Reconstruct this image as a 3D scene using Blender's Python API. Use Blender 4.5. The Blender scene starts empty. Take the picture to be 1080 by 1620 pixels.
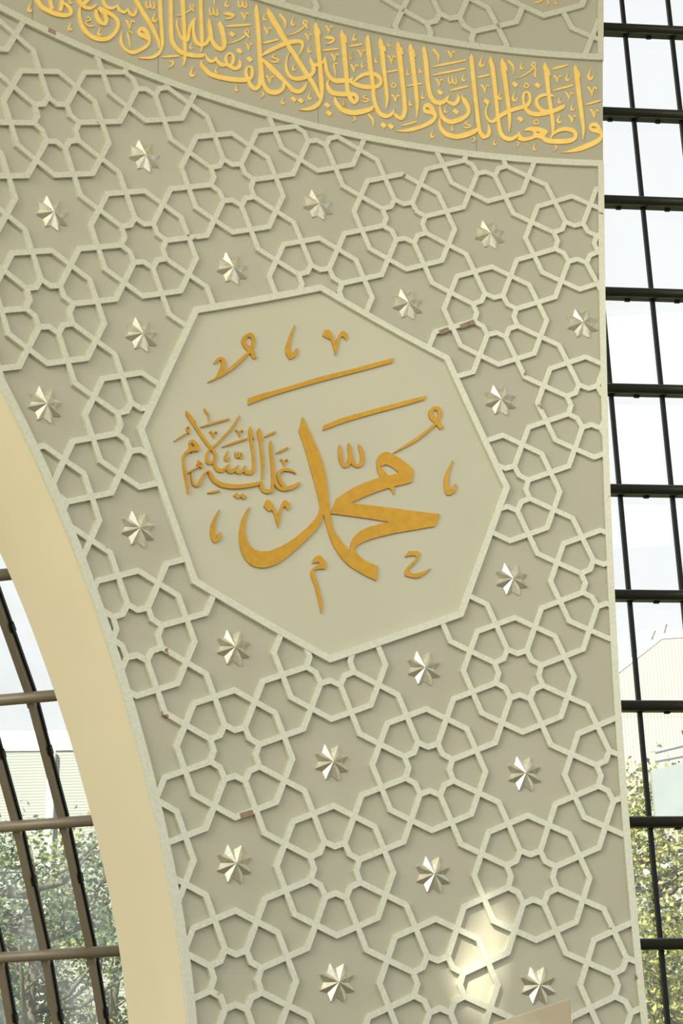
# Curved mosque wall with raised star lattice, gold calligraphy, an arch opening and a glazed wall beyond.
import bpy, bmesh, math, random
from mathutils import Vector, Matrix
from mathutils.geometry import tessellate_polygon

SC = bpy.context.scene
COL = SC.collection
random.seed(7)

# ------------------------------------------------------------------ camera, world, sun, exposure
ZF = 6.4                                    # height of the medallion centre above the floor
RAD = 8.4286114530134                       # inside radius of the drum wall
CAM = Vector((-4.878737327690137, -10.243853964845039, -4.730261767527703 + ZF))
RIGHT = Vector((0.9029137646777976, -0.4290072160956113, -0.026448858071005332))
DOWN = Vector((0.13219902463797134, 0.33573197849888076, -0.9326346854465558))
FWD = Vector((0.40898674, 0.83859218, 0.35985136))
cd = bpy.data.cameras.new('camera')
cam = bpy.data.objects.new('camera', cd)
COL.objects.link(cam)
up = -DOWN
cam.matrix_world = Matrix(((RIGHT.x, up.x, -FWD.x, CAM.x), (RIGHT.y, up.y, -FWD.y, CAM.y),
                           (RIGHT.z, up.z, -FWD.z, CAM.z), (0, 0, 0, 1)))
cd.sensor_fit = 'VERTICAL'
cd.sensor_height = 36.0
cd.lens = 2759.8621 * 36.0 / 1620.0
cd.clip_end = 400
SC.camera = cam

SC.view_settings.view_transform = 'Standard'
SC.view_settings.look = 'None'
SC.view_settings.gamma = 1.0
SC.view_settings.exposure = 0.0
SC.view_settings.use_curve_mapping = False

w = bpy.data.worlds.new('sky')
SC.world = w
w.use_nodes = True
wn = w.node_tree.nodes
wl = w.node_tree.links
bg = wn['Background']
tc = wn.new('ShaderNodeTexCoord')
sep = wn.new('ShaderNodeSeparateXYZ')
wl.new(tc.outputs['Generated'], sep.inputs[0])
cr = wn.new('ShaderNodeValToRGB')
cr.color_ramp.elements[0].position = 0.44
cr.color_ramp.elements[0].color = (0.30, 0.29, 0.24, 1)
cr.color_ramp.elements[1].position = 0.52
cr.color_ramp.elements[1].color = (0.94, 0.96, 0.97, 1)
mr = wn.new('ShaderNodeMapRange')
mr.inputs['From Min'].default_value = -1
wl.new(sep.outputs['Z'], mr.inputs['Value'])
wl.new(mr.outputs['Result'], cr.inputs['Fac'])
nz = wn.new('ShaderNodeTexNoise')
nz.inputs['Scale'].default_value = 3.0
nz.inputs['Detail'].default_value = 4.0
wl.new(tc.outputs['Generated'], nz.inputs['Vector'])
mx = wn.new('ShaderNodeMix')
mx.data_type = 'RGBA'
mx.blend_type = 'MULTIPLY'
mx.inputs[0].default_value = 0.10
wl.new(cr.outputs['Color'], mx.inputs[6])
wl.new(nz.outputs['Fac'], mx.inputs[7])
wl.new(mx.outputs[2], bg.inputs['Color'])
bg.inputs['Strength'].default_value = 1.12

sd = bpy.data.lights.new('sun', 'SUN')
sd.energy = 13.0
sd.angle = math.radians(0.7)
sd.color = (1.0, 0.93, 0.80)
sun = bpy.data.objects.new('sun', sd)
COL.objects.link(sun)
SUN_TO = Vector((0.566, 0.424, -0.707)).normalized()
sun.rotation_euler = SUN_TO.to_track_quat('-Z', 'Y').to_euler()
sun.location = (-20, -15, 30)


def area(name, loc, target, sx, sy, energy, col):
    d = bpy.data.lights.new(name, 'AREA')
    d.shape = 'RECTANGLE'
    d.size, d.size_y, d.energy, d.color = sx, sy, energy, col
    o = bpy.data.objects.new(name, d)
    COL.objects.link(o)
    o.location = loc
    o.rotation_euler = (Vector(target) - Vector(loc)).to_track_quat('-Z', 'Y').to_euler()
    return o


# window light from the left, with unseen fill lamps added behind and above
area('window_daylight_left', (-10.5, -4.6, 8.6), (-0.6, 0, 6.8), 6, 8, 900, (1.0, 0.985, 0.92))
area('fill_light_behind', (-1.0, -19.0, 7.0), (0, 0, 6.5), 14, 9, 330, (1.0, 0.99, 0.94))  # unseen fill, added to raise the brightness of the wall
area('fill_light_above', (-0.8, -8.5, 12.6), (0.0, -3.0, 7.5), 9, 6, 520, (1.0, 0.99, 0.94))  # added under the ceiling to brighten the upper strips
wd_ = bpy.data.lights.new('warm_patch_spot', 'SPOT')  # unseen spot added for a warm patch of reflected sunlight
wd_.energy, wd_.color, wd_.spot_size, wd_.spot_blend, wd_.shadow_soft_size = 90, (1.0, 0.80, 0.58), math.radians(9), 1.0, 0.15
wo_ = bpy.data.objects.new('warm_patch_spot', wd_)
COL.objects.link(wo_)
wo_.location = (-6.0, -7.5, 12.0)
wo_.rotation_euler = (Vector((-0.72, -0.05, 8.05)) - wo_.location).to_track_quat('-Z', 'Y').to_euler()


# ------------------------------------------------------------------ materials
def mat(name, col, rough=0.5, metal=0.0, spec=0.5, var=0.0, vscale=6.0, bump=0.0, bscale=40.0, col2=None):
    m = bpy.data.materials.new(name)
    m.use_nodes = True
    n, l = m.node_tree.nodes, m.node_tree.links
    b = n['Principled BSDF']
    b.inputs['Base Color'].default_value = (*col, 1)
    b.inputs['Roughness'].default_value = rough
    b.inputs['Metallic'].default_value = metal
    b.inputs['Specular IOR Level'].default_value = spec
    t = n.new('ShaderNodeTexCoord')
    if var or col2:
        x = n.new('ShaderNodeTexNoise')
        x.inputs['Scale'].default_value = vscale
        x.inputs['Detail'].default_value = 6
        l.new(t.outputs['Object'], x.inputs['Vector'])
        r = n.new('ShaderNodeValToRGB')
        c2 = col2 or tuple(c * (1 - var) for c in col)
        r.color_ramp.elements[0].position = 0.35
        r.color_ramp.elements[0].color = (*c2, 1)
        r.color_ramp.elements[1].position = 0.65
        r.color_ramp.elements[1].color = (*col, 1)
        l.new(x.outputs['Fac'], r.inputs['Fac'])
        l.new(r.outputs['Color'], b.inputs['Base Color'])
    if bump:
        x = n.new('ShaderNodeTexNoise')
        x.inputs['Scale'].default_value = bscale
        x.inputs['Detail'].default_value = 4
        l.new(t.outputs['Object'], x.inputs['Vector'])
        bp = n.new('ShaderNodeBump')
        bp.inputs['Strength'].default_value = bump
        bp.inputs['Distance'].default_value = 0.01
        l.new(x.outputs['Fac'], bp.inputs['Height'])
        l.new(bp.outputs['Normal'], b.inputs['Normal'])
    return m


def worn(m, col):
    """Sparse flakes where the leaf is gone."""
    n, l = m.node_tree.nodes, m.node_tree.links
    b = n['Principled BSDF']
    src = b.inputs['Base Color'].links[0].from_socket
    t = n.new('ShaderNodeTexCoord')
    x = n.new('ShaderNodeTexNoise')
    x.inputs['Scale'].default_value = 7.0
    x.inputs['Detail'].default_value = 8
    l.new(t.outputs['Object'], x.inputs['Vector'])
    r = n.new('ShaderNodeMapRange')
    r.inputs['From Min'].default_value = 0.715
    r.inputs['From Max'].default_value = 0.73
    l.new(x.outputs['Fac'], r.inputs['Value'])
    k = n.new('ShaderNodeMix')
    k.data_type = 'RGBA'
    l.new(r.outputs[0], k.inputs[0])
    l.new(src, k.inputs[6])
    k.inputs[7].default_value = (*col, 1)
    l.new(k.outputs[2], b.inputs['Base Color'])


M_WALL = mat('wall_paint', (0.455, 0.442, 0.330), 0.42, 0, 0.35, var=0.05, vscale=0.9)
M_BAND = mat('band_paint', (0.435, 0.412, 0.292), 0.42, 0, 0.35, var=0.04, vscale=0.8)
M_FIELD = mat('medallion_paint', (0.535, 0.522, 0.380), 0.40, 0, 0.35, var=0.04, vscale=1.2)
M_CREAM = mat('cream_plaster', (0.655, 0.582, 0.385), 0.75, 0, 0.2, var=0.03, vscale=1.5)
M_SILVER = mat('silver_leaf', (0.665, 0.67, 0.535), 0.42, 0.4, 0.5, vscale=45, col2=(0.60, 0.605, 0.465), bump=0.15, bscale=80)
worn(M_SILVER, (0.30, 0.20, 0.12))
M_BOSS = mat('polished_silver_leaf', (0.90, 0.90, 0.77), 0.30, 0.85, 0.5, vscale=25, col2=(0.72, 0.71, 0.56))
M_GOLD = mat('gold_leaf', (0.58, 0.32, 0.027), 0.38, 0.4, 0.5, vscale=18, col2=(0.51, 0.275, 0.022))
M_GOLDB = mat('bright_gold_leaf', (0.98, 0.70, 0.19), 0.40, 0.2, 0.5, vscale=16, col2=(0.95, 0.63, 0.15))
M_BARE = mat('bare_wood', (0.33, 0.235, 0.165), 0.8, 0, 0.2, var=0.25, vscale=40)
M_FRAME_BACKLIT = mat('backlit_frame_metal', (0.030, 0.032, 0.024), 0.38, 0.2, 0.5)  # right window frame, its backlit shade put into the colour
M_BLACK = mat('gasket_and_backlit_black', (0.008, 0.009, 0.009), 0.6, 0, 0.3)  # gaskets and clips; on the right mullions it carries their backlit shade
M_FRAME_LIT = mat('sunlit_frame_metal', (0.245, 0.205, 0.14), 0.45, 0.2, 0.5, var=0.08, vscale=5)  # left window frame, warm light on dark paint put into the colour
M_STONE = mat('beige_marble', (0.46, 0.40, 0.27), 0.35, 0, 0.45, vscale=7, col2=(0.39, 0.33, 0.21))
M_FLOOR = mat('floor_carpet', (0.18, 0.15, 0.10), 0.9, 0, 0.1, var=0.1, vscale=8)
M_CEIL = mat('unseen_ceiling_plaster', (0.75, 0.70, 0.58), 0.85, 0, 0.1)
M_GROUND = mat('lawn', (0.16, 0.19, 0.07), 0.95, 0, 0.1, var=0.4, vscale=1.5)
M_BARK = mat('bark', (0.15, 0.14, 0.10), 0.9, 0, 0.1, var=0.4, vscale=14)
M_WHITE = mat('white_coping', (0.88, 0.88, 0.86), 0.7, 0, 0.2)


def leafmat(name, c1, c2):
    m = bpy.data.materials.new(name)
    m.use_nodes = True
    n, l = m.node_tree.nodes, m.node_tree.links
    n.remove(n['Principled BSDF'])
    g = n.new('ShaderNodeObjectInfo')
    geo = n.new('ShaderNodeNewGeometry')
    r = n.new('ShaderNodeValToRGB')
    r.color_ramp.elements[0].color = (*c1, 1)
    r.color_ramp.elements[1].color = (*c2, 1)
    l.new(geo.outputs['Random Per Island'], r.inputs['Fac'])
    d = n.new('ShaderNodeBsdfDiffuse')
    t = n.new('ShaderNodeBsdfTranslucent')
    mixn = n.new('ShaderNodeMixShader')
    mixn.inputs[0].default_value = 0.45
    l.new(r.outputs['Color'], d.inputs['Color'])
    l.new(r.outputs['Color'], t.inputs['Color'])
    l.new(d.outputs[0], mixn.inputs[1])
    l.new(t.outputs[0], mixn.inputs[2])
    l.new(mixn.outputs[0], n['Material Output'].inputs['Surface'])
    return m


M_LEAF_Y = leafmat('yellow_green_leaves', (0.06, 0.11, 0.05), (0.58, 0.56, 0.20))
M_LEAF_G = leafmat('blue_green_leaves', (0.06, 0.11, 0.07), (0.30, 0.35, 0.19))
M_LEAF_M = leafmat('mixed_green_leaves', (0.06, 0.11, 0.06), (0.40, 0.42, 0.17))


def glassmat(name, haze, tint):
    m = bpy.data.materials.new(name)
    m.use_nodes = True
    n, l = m.node_tree.nodes, m.node_tree.links
    n.remove(n['Principled BSDF'])
    tr = n.new('ShaderNodeBsdfTransparent')
    tr.inputs['Color'].default_value = (*tint, 1)
    df = n.new('ShaderNodeBsdfDiffuse')
    df.inputs['Color'].default_value = (0.90, 0.97, 0.98, 1)
    tl = n.new('ShaderNodeBsdfTranslucent')
    tl.inputs['Color'].default_value = (0.90, 0.97, 0.98, 1)
    hz = n.new('ShaderNodeMixShader')
    hz.inputs[0].default_value = 0.85
    l.new(df.outputs[0], hz.inputs[1])
    l.new(tl.outputs[0], hz.inputs[2])
    t = n.new('ShaderNodeTexCoord')
    mp = n.new('ShaderNodeMapping')
    mp.inputs['Scale'].default_value = (1.6, 1.6, 0.5)
    x = n.new('ShaderNodeTexNoise')
    x.inputs['Scale'].default_value = 1.6
    x.inputs['Detail'].default_value = 5
    l.new(t.outputs['Object'], mp.inputs['Vector'])
    l.new(mp.outputs[0], x.inputs['Vector'])
    r = n.new('ShaderNodeMapRange')
    r.inputs['From Min'].default_value = 0.35
    r.inputs['From Max'].default_value = 0.7
    r.inputs['To Min'].default_value = haze * 0.1
    r.inputs['To Max'].default_value = haze
    l.new(x.outputs['Fac'], r.inputs['Value'])
    m1 = n.new('ShaderNodeMixShader')
    l.new(r.outputs[0], m1.inputs[0])
    l.new(tr.outputs[0], m1.inputs[1])
    l.new(hz.outputs[0], m1.inputs[2])
    gl = n.new('ShaderNodeBsdfGlossy')
    gl.inputs['Roughness'].default_value = 0.02
    m2 = n.new('ShaderNodeMixShader')
    m2.inputs[0].default_value = 0.04
    l.new(m1.outputs[0], m2.inputs[1])
    l.new(gl.outputs[0], m2.inputs[2])
    l.new(m2.outputs[0], n['Material Output'].inputs['Surface'])
    return m


M_GLASS_L = glassmat('reflection_haze_glass', 0.36, (0.97, 0.99, 0.98))  # pale haze mixed in to stand for reflections on the panes
M_GLASS_R = glassmat('clear_glass', 0.08, (0.98, 0.99, 0.99))


def cladding(name, axis, period, c1, c2):
    m = bpy.data.materials.new(name)
    m.use_nodes = True
    n, l = m.node_tree.nodes, m.node_tree.links
    b = n['Principled BSDF']
    b.inputs['Roughness'].default_value = 0.7
    t = n.new('ShaderNodeTexCoord')
    s = n.new('ShaderNodeSeparateXYZ')
    l.new(t.outputs['Object'], s.inputs[0])
    a = n.new('ShaderNodeMath')
    a.operation = 'MULTIPLY'
    a.inputs[1].default_value = 1.0 / period
    l.new(s.outputs[axis], a.inputs[0])
    f = n.new('ShaderNodeMath')
    f.operation = 'FRACT'
    l.new(a.outputs[0], f.inputs[0])
    r = n.new('ShaderNodeValToRGB')
    r.color_ramp.elements[0].color = (*c2, 1)
    r.color_ramp.elements[0].position = 0.12
    r.color_ramp.elements[1].color = (*c1, 1)
    r.color_ramp.elements[1].position = 0.35
    l.new(f.outputs[0], r.inputs['Fac'])
    l.new(r.outputs['Color'], b.inputs['Base Color'])
    return m


M_RIB = cladding('ribbed_white_cladding', 'X', 0.075, (0.32, 0.325, 0.31), (0.235, 0.237, 0.22))
M_SIDING = cladding('horizontal_siding', 'Z', 0.062, (0.30, 0.315, 0.295), (0.15, 0.17, 0.155))


# ------------------------------------------------------------------ mesh helpers
def W(s, z, h=0.0):
    """Point on the drum wall: arc length s, height z from the medallion centre, h raised towards the room."""
    r = RAD - h
    return (r * math.sin(s / RAD), -RAD + r * math.cos(s / RAD), z + ZF)


class MB:
    def __init__(self):
        self.v, self.f, self.m = [], [], []

    def add(self, verts, faces, mi=0):
        o = len(self.v)
        self.v += [tuple(p) for p in verts]
        for q in faces:
            self.f.append(tuple(i + o for i in q))
            self.m.append(mi)

    def box(self, c, ax, ay, az):
        """c centre; ax, ay, az half-extent vectors."""
        c, ax, ay, az = map(Vector, (c, ax, ay, az))
        vs = [c + ax * i + ay * j + az * k for i in (-1, 1) for j in (-1, 1) for k in (-1, 1)]
        self.add(vs, [(0, 1, 3, 2), (4, 6, 7, 5), (0, 4, 5, 1), (2, 3, 7, 6), (0, 2, 6, 4), (1, 5, 7, 3)])

    def tube(self, pts, radii, n=12, cap=True):
        pts = [Vector(p) for p in pts]
        if not hasattr(radii, '__len__'):
            radii = [radii] * len(pts)
        o = len(self.v)
        ref = None
        for i, p in enumerate(pts):
            d = (pts[min(i + 1, len(pts) - 1)] - pts[max(i - 1, 0)]).normalized()
            if ref is None:
                ref = d.orthogonal().normalized()
            a = (ref - d * ref.dot(d)).normalized()
            ref = a
            b = d.cross(a)
            for k in range(n):
                t = 2 * math.pi * k / n
                self.v.append(tuple(p + (a * math.cos(t) + b * math.sin(t)) * radii[i]))
        for i in range(len(pts) - 1):
            for k in range(n):
                self.f.append((o + i * n + k, o + i * n + (k + 1) % n, o + (i + 1) * n + (k + 1) % n, o + (i + 1) * n + k))
                self.m.append(0)
        if cap:
            self.f.append(tuple(o + k for k in range(n))[::-1])
            self.f.append(tuple(o + (len(pts) - 1) * n + k for k in range(n)))
            self.m += [0, 0]

    def prism(self, poly, h0, h1, holes=(), cell=0.12):
        """Polygon(s) in wall coordinates raised from h0 to h1, cut into narrow bays so that it bends with the wall."""
        loops = [poly] + list(holes)
        flat = [p for lp in loops for p in lp]
        tris = tessellate_polygon([[Vector((p[0], p[1], 0)) for p in lp] for lp in loops])
        n = len(flat)
        vs = [(p[0], p[1], h1) for p in flat] + [(p[0], p[1], h0) for p in flat]
        fs = []
        for a, b, c in tris:
            A, B, C = flat[a], flat[b], flat[c]
            cr_ = (B[0] - A[0]) * (C[1] - A[1]) - (B[1] - A[1]) * (C[0] - A[0])
            if abs(cr_) < 1e-10:
                continue
            fs.append((a, b, c) if cr_ > 0 else (a, c, b))
        o = 0
        for lp in loops:
            k = len(lp)
            ar = sum(lp[i][0] * lp[(i + 1) % k][1] - lp[(i + 1) % k][0] * lp[i][1] for i in range(k))
            if lp is not poly:
                ar = -ar
            for i in range(k):
                a, b = o + i, o + (i + 1) % k
                fs.append((a + n, b + n, b, a) if ar > 0 else (b + n, a + n, a, b))
            o += k
        x0, x1 = min(p[0] for p in flat), max(p[0] for p in flat)
        if x1 - x0 > cell * 1.5:
            bm = bmesh.new()
            bv_ = [bm.verts.new(p) for p in vs]
            for q in fs:
                try:
                    bm.faces.new([bv_[i] for i in q])
                except ValueError:
                    pass
            x = math.floor(x0 / cell) * cell + cell
            while x < x1:
                bmesh.ops.bisect_plane(bm, geom=bm.verts[:] + bm.edges[:] + bm.faces[:], plane_co=(x, 0, 0), plane_no=(1, 0, 0), dist=1e-6)
                x += cell
            bm.verts.index_update()
            vs = [tuple(v.co) for v in bm.verts]
            fs = [tuple(v.index for v in f.verts) for f in bm.faces]
            bm.free()
        self.add([W(*p) for p in vs], fs)

    def build(self, name, material, parent=None, smooth=False, recalc=False):
        me = bpy.data.meshes.new(name)
        me.from_pydata(self.v, [], self.f)
        mats = material if isinstance(material, (list, tuple)) else [material]
        for x in mats:
            me.materials.append(x)
        if len(mats) > 1:
            me.polygons.foreach_set('material_index', self.m)
        if smooth:
            me.polygons.foreach_set('use_smooth', [True] * len(me.polygons))
        if recalc:
            b = bmesh.new()
            b.from_mesh(me)
            bmesh.ops.recalc_face_normals(b, faces=b.faces)
            b.to_mesh(me)
            b.free()
        me.update()
        o = bpy.data.objects.new(name, me)
        COL.objects.link(o)
        if parent is not None:
            o.parent = parent
            o.matrix_parent_inverse = Matrix.Translation(-parent.location)
        return o


def tag(o, label, cat=None, group=None, kind=None):
    o['label'] = label
    if cat:
        o['category'] = cat
    if group:
        o['group'] = group
    if kind:
        o['kind'] = kind
    return o


def empty(name, loc, label, cat=None, group=None, kind=None):
    o = bpy.data.objects.new(name, None)
    COL.objects.link(o)
    o.location = loc
    o.empty_display_size = 0.2
    return tag(o, label, cat, group, kind)


HB = -0.027          # wall surface (lattice tops lie at h = 0)


def left_edge(z):
    if z < -4.6:
        return left_edge(-4.6)
    if z < 0.05:
        return -0.00282 * z ** 4 - 0.02579 * z ** 3 - 0.14544 * z ** 2 - 0.70386 * z - 2.43469
    c = left_edge(0.0499)
    k = -9.58 + math.sqrt(max(0.01, 8.606 ** 2 - (z + 4.787) ** 2))
    k0 = -9.58 + math.sqrt(8.606 ** 2 - (0.05 + 4.787) ** 2)
    return max(-7.5, k - k0 + c)


def right_edge(z):
    z = max(z, -3.9)
    return -0.0005 * z ** 3 + 0.00704 * z ** 2 + 0.05006 * z + 2.22461


def band_low(s):
    return 2.800 + (s + 0.34) ** 2 * 0.0085


def band_top(s):
    return 3.838 + (s + 0.39) ** 2 * 0.006


# ------------------------------------------------------------------ the setting: wall, arch reveal, floor, ceiling
Z0, Z1 = -ZF, 6.5
zs = [Z0 + (Z1 - Z0) * i / 130 for i in range(131)]
NS = 64
TH = 0.80
mb = MB()
for h in (HB, -TH):
    vs, fs = [], []
    for z in zs:
        a, b = left_edge(z), right_edge(z)
        vs += [W(a + (b - a) * j / NS, z, h) for j in range(NS + 1)]
    for i in range(len(zs) - 1):
        for j in range(NS):
            a = i * (NS + 1) + j
            q = (a, a + 1, a + NS + 2, a + NS + 1)
            fs.append(q if h == HB else q[::-1])
    mb.add(vs, fs)
vs, fs = [], []
for z in zs:
    vs += [W(right_edge(z), z, HB), W(right_edge(z), z, -TH)]
for i in range(len(zs) - 1):
    fs.append((2 * i, 2 * i + 1, 2 * i + 3, 2 * i + 2))
mb.add(vs, fs)
wall = mb.build('wall_back', M_WALL, smooth=True)
tag(wall, 'curved greige wall carrying the star lattice and the gold writing', kind='structure')
bpy.context.view_layer.update()

mb = MB()
vs, fs = [], []
for z in zs:
    vs += [W(left_edge(z), z, HB + (-TH - HB) * j / 6) for j in range(7)]
for i in range(len(zs) - 1):
    for j in range(6):
        a = i * 7 + j
        fs.append((a, a + 7, a + 8, a + 1))
mb.add(vs, fs)
tag(mb.build('trim_1', M_CREAM, smooth=True), 'smooth cream plaster reveal of the tall arch opening', kind='structure')

mb = MB()
mb.box((-3, -8, -0.1), (16, 0, 0), (0, 14, 0), (0, 0, 0.1))
tag(mb.build('floor', M_FLOOR), 'brown carpeted hall floor', kind='structure')

# unseen ceiling keeping sun off the wall; slot added to cast the sun patch
CZ = ZF + 6.6
# (the slot is the outline of the sun patch carried back along the sun's rays)
PATCH = [(1.129, -3.005), (1.217, -3.036), (1.188, -3.218), (1.123, -3.463), (1.056, -3.671), (0.904, -3.688), (0.813, -3.554), (0.924, -3.336)]
hole = []
for s, z in PATCH:
    p = Vector(W(s, z, HB))
    p = p - SUN_TO * ((CZ - p.z) / -SUN_TO.z)
    hole.append(Vector((p.x, p.y, 0)))
mb = MB()
X0, X1, Y0, Y1 = -18.0, 9.5, -22.0, 0.8
outer = [Vector((X0, Y0, 0)), Vector((X1, Y0, 0)), Vector((X1, Y1, 0)), Vector((X0, Y1, 0))]
tris = tessellate_polygon([outer, hole])
pts = outer + hole
for zc, flip in ((CZ, True), (CZ + 0.02, False)):
    mb.add([(p.x, p.y, zc) for p in pts], [t if not flip else t[::-1] for t in tris])
tag(mb.build('unseen_ceiling', M_CEIL), 'pale unseen ceiling above the wall that blocks the sun', kind='structure')

mb = MB()
mb.add([(-60, 6.2, -0.15), (90, 6.2, -0.15), (90, 120, -0.15), (-60, 120, -0.15)], [(0, 1, 2, 3)])
tag(mb.build('ground', M_GROUND), 'lawn outside the glazed wall', kind='structure')

# ------------------------------------------------------------------ star lattice
SQ = math.sqrt(0.5)
LW = 0.0395


def uv2sz(u, v):
    a, b = u + 1.5, v - 1.5
    return ((a + b) * SQ, (-a + b) * SQ)


def rosette_segments():
    """Centre-line segments of one eight-petal rosette as quads (four corners) in its own coordinates."""
    out = []

    def pol(r, deg):
        return (r * math.cos(math.radians(deg)), r * math.sin(math.radians(deg)))

    def closed(pts, w_):
        n = len(pts)
        off = []
        for i in range(n):
            p0, p1, p2 = Vector(pts[i - 1]), Vector(pts[i]), Vector(pts[(i + 1) % n])
            n1 = Vector((-(p1 - p0).y, (p1 - p0).x)).normalized()
            n2 = Vector((-(p2 - p1).y, (p2 - p1).x)).normalized()
            m_ = (n1 + n2).normalized()
            off.append(m_ * (w_ / 2 / m_.dot(n1)))
        for i in range(n):
            a, b = Vector(pts[i]), Vector(pts[(i + 1) % n])
            oa, ob = off[i], off[(i + 1) % n]
            out.append((a - oa, b - ob, b + ob, a + oa))

    closed([pol(0.4163, 45 * k) for k in range(8)], LW)
    ring = []
    for k in range(8):
        ring += [pol(0.150, 45 * k), pol(0.191, 45 * k + 22.5)]
    closed(ring, LW)
    for k in range(8):
        a, b = Vector(pol(0.185, 45 * k + 22.5)), Vector(pol(0.5412 + LW * 0.2, 45 * k + 22.5))
        d = (b - a).normalized()
        nn = Vector((-d.y, d.x)) * LW / 2
        out.append((a - nn, b - nn, b + nn, a + nn))
    return out


ROS = rosette_segments()
OCT = [(math.sqrt(2) * math.sin(math.radians(45 * k)), math.sqrt(2) * math.cos(math.radians(45 * k))) for k in range(8)]
UC, UR, US = (2.006, 4.735), 0.485, 1.16           # small octagon of the panel above the inscription


def in_oct(s, z, R_, c=(0, 0)):
    ap = R_ * math.cos(math.pi / 8)
    return all((s - c[0]) * math.sin(math.radians(45 * k + 22.5)) + (z - c[1]) * math.cos(math.radians(45 * k + 22.5)) < ap for k in range(8))


def ok_lower(s, z):
    return left_edge(z) + 0.02 < s < right_edge(z) - 0.02 and -5.3 < z < band_low(s) and not in_oct(s, z, math.sqrt(2))


def ok_upper(s, z):
    return -3.0 < s < right_edge(z) - 0.02 and band_top(s) < z < 6.3 and not in_oct(s, z, UR, UC)


def clip_quads(quads, ok):
    res = []
    for a, b, c, d in quads:
        N = 40
        ins = []
        for i in range(N + 1):
            t = i / N
            p = (a + d) / 2 * (1 - t) + (b + c) / 2 * t
            ins.append(ok(p.x, p.y))
        i = 0
        while i <= N:
            if ins[i]:
                j = i
                while j < N and ins[j + 1]:
                    j += 1
                if j > i:
                    t0, t1 = i / N, j / N
                    res.append((a.lerp(b, t0), a.lerp(b, t1), d.lerp(c, t1), d.lerp(c, t0)))
                i = j + 1
            else:
                i += 1
    return res


def lattice(parent, centres, scale, ok):
    k = 0
    for (cs, cz) in centres:
        quads = []
        for q in ROS:
            # rosette axes u, v -> s, z (rotated by 45 degrees)
            quads.append(tuple(Vector((cs + scale * (p[0] + p[1]) * SQ, cz + scale * (-p[0] + p[1]) * SQ)) for p in q))
        cq = clip_quads(quads, ok)
        if not cq:
            continue
        # a rosette cut by a border may fall into separate pieces: each is a part of its own
        groups = []
        for q in cq:
            near = [g for g in groups if any(min((a - b).length for a in q for b in r) < 0.05 or
                                             (sum(q, Vector((0, 0))) / 4 - sum(r, Vector((0, 0))) / 4).length < 0.05 for r in g)]
            new = [q] + [r for g in near for r in g]
            groups = [g for g in groups if g not in near] + [new]
        groups.sort(key=len, reverse=True)
        for gi, g in enumerate(groups):
            m = MB()
            for q in g:
                m.prism([(p.x, p.y) for p in q], HB, 0.0)
            m.build('rosette' if gi == 0 and len(g) > 2 else 'strip_end', M_SILVER, parent)
        k += 1
    return k


def strip(parent, name, pts, width, h1=0.002, closed=False, material=None):
    """A flat moulding following pts on the wall."""
    n = len(pts)
    off = []
    for i in range(n):
        if closed:
            p0, p1, p2 = pts[i - 1], pts[i], pts[(i + 1) % n]
        else:
            p0, p1, p2 = pts[max(i - 1, 0)], pts[i], pts[min(i + 1, n - 1)]
        p0, p1, p2 = Vector(p0), Vector(p1), Vector(p2)
        d1 = (p1 - p0) if (p1 - p0).length > 1e-6 else (p2 - p1)
        d2 = (p2 - p1) if (p2 - p1).length > 1e-6 else (p1 - p0)
        n1 = Vector((-d1.y, d1.x)).normalized()
        n2 = Vector((-d2.y, d2.x)).normalized()
        m_ = (n1 + n2).normalized()
        off.append(m_ * (width / 2 / max(0.3, m_.dot(n1))))
    a = [Vector(p) + o for p, o in zip(pts, off)]
    b = [Vector(p) - o for p, o in zip(pts, off)]
    m = MB()
    rng = range(n if closed else n - 1)
    vs = []
    for i in range(n):
        vs += [W(b[i].x, b[i].y, HB), W(b[i].x, b[i].y, h1), W(a[i].x, a[i].y, h1), W(a[i].x, a[i].y, HB)]
    fs = []
    for i in rng:
        j = (i + 1) % n
        for e in range(3):
            fs.append((4 * i + e, 4 * j + e, 4 * j + e + 1, 4 * i + e + 1))
    if not closed:
        fs += [(0, 1, 2, 3), (4 * n - 1, 4 * n - 2, 4 * n - 3, 4 * n - 4)]
    m.add(vs, fs)
    return m.build(name, material or M_SILVER, parent)


def dense(p, q, n):
    return [(p[0] + (q[0] - p[0]) * i / n, p[1] + (q[1] - p[1]) * i / n) for i in range(n + 1)]


low = empty('star_lattice', W(0.6, -5.3, 0), 'large raised silver star lattice around the octagonal gold medallion', 'lattice panel')
cen = []
for i in range(-8, 8):
    for j in range(-8, 10):
        s, z = uv2sz(i + 0.5, j + 0.5)
        if -3.6 < s < 3.2 and -5.8 < z < 3.4 and math.hypot(s, z) > 0.3:
            cen.append((s, z))
lattice(low, cen, 1.0, ok_lower)
zz = [-6.3 + i * (2.80 + 6.3) / 70 for i in range(71)]
strip(low, 'right_border', [(right_edge(z) - 0.026, z) for z in zz + [band_low(2.35)]], 0.05)
strip(low, 'arch_border', [(left_edge(z) + 0.030, z) for z in [-6.3 + i * (2.79 + 6.3) / 90 for i in range(91)] if left_edge(z) > -4.5], 0.058)
ss = [-4.5 + i * (2.40 + 4.5) / 70 for i in range(71)]
strip(low, 'top_border', [(s, band_low(s)) for s in ss], 0.056)
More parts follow.
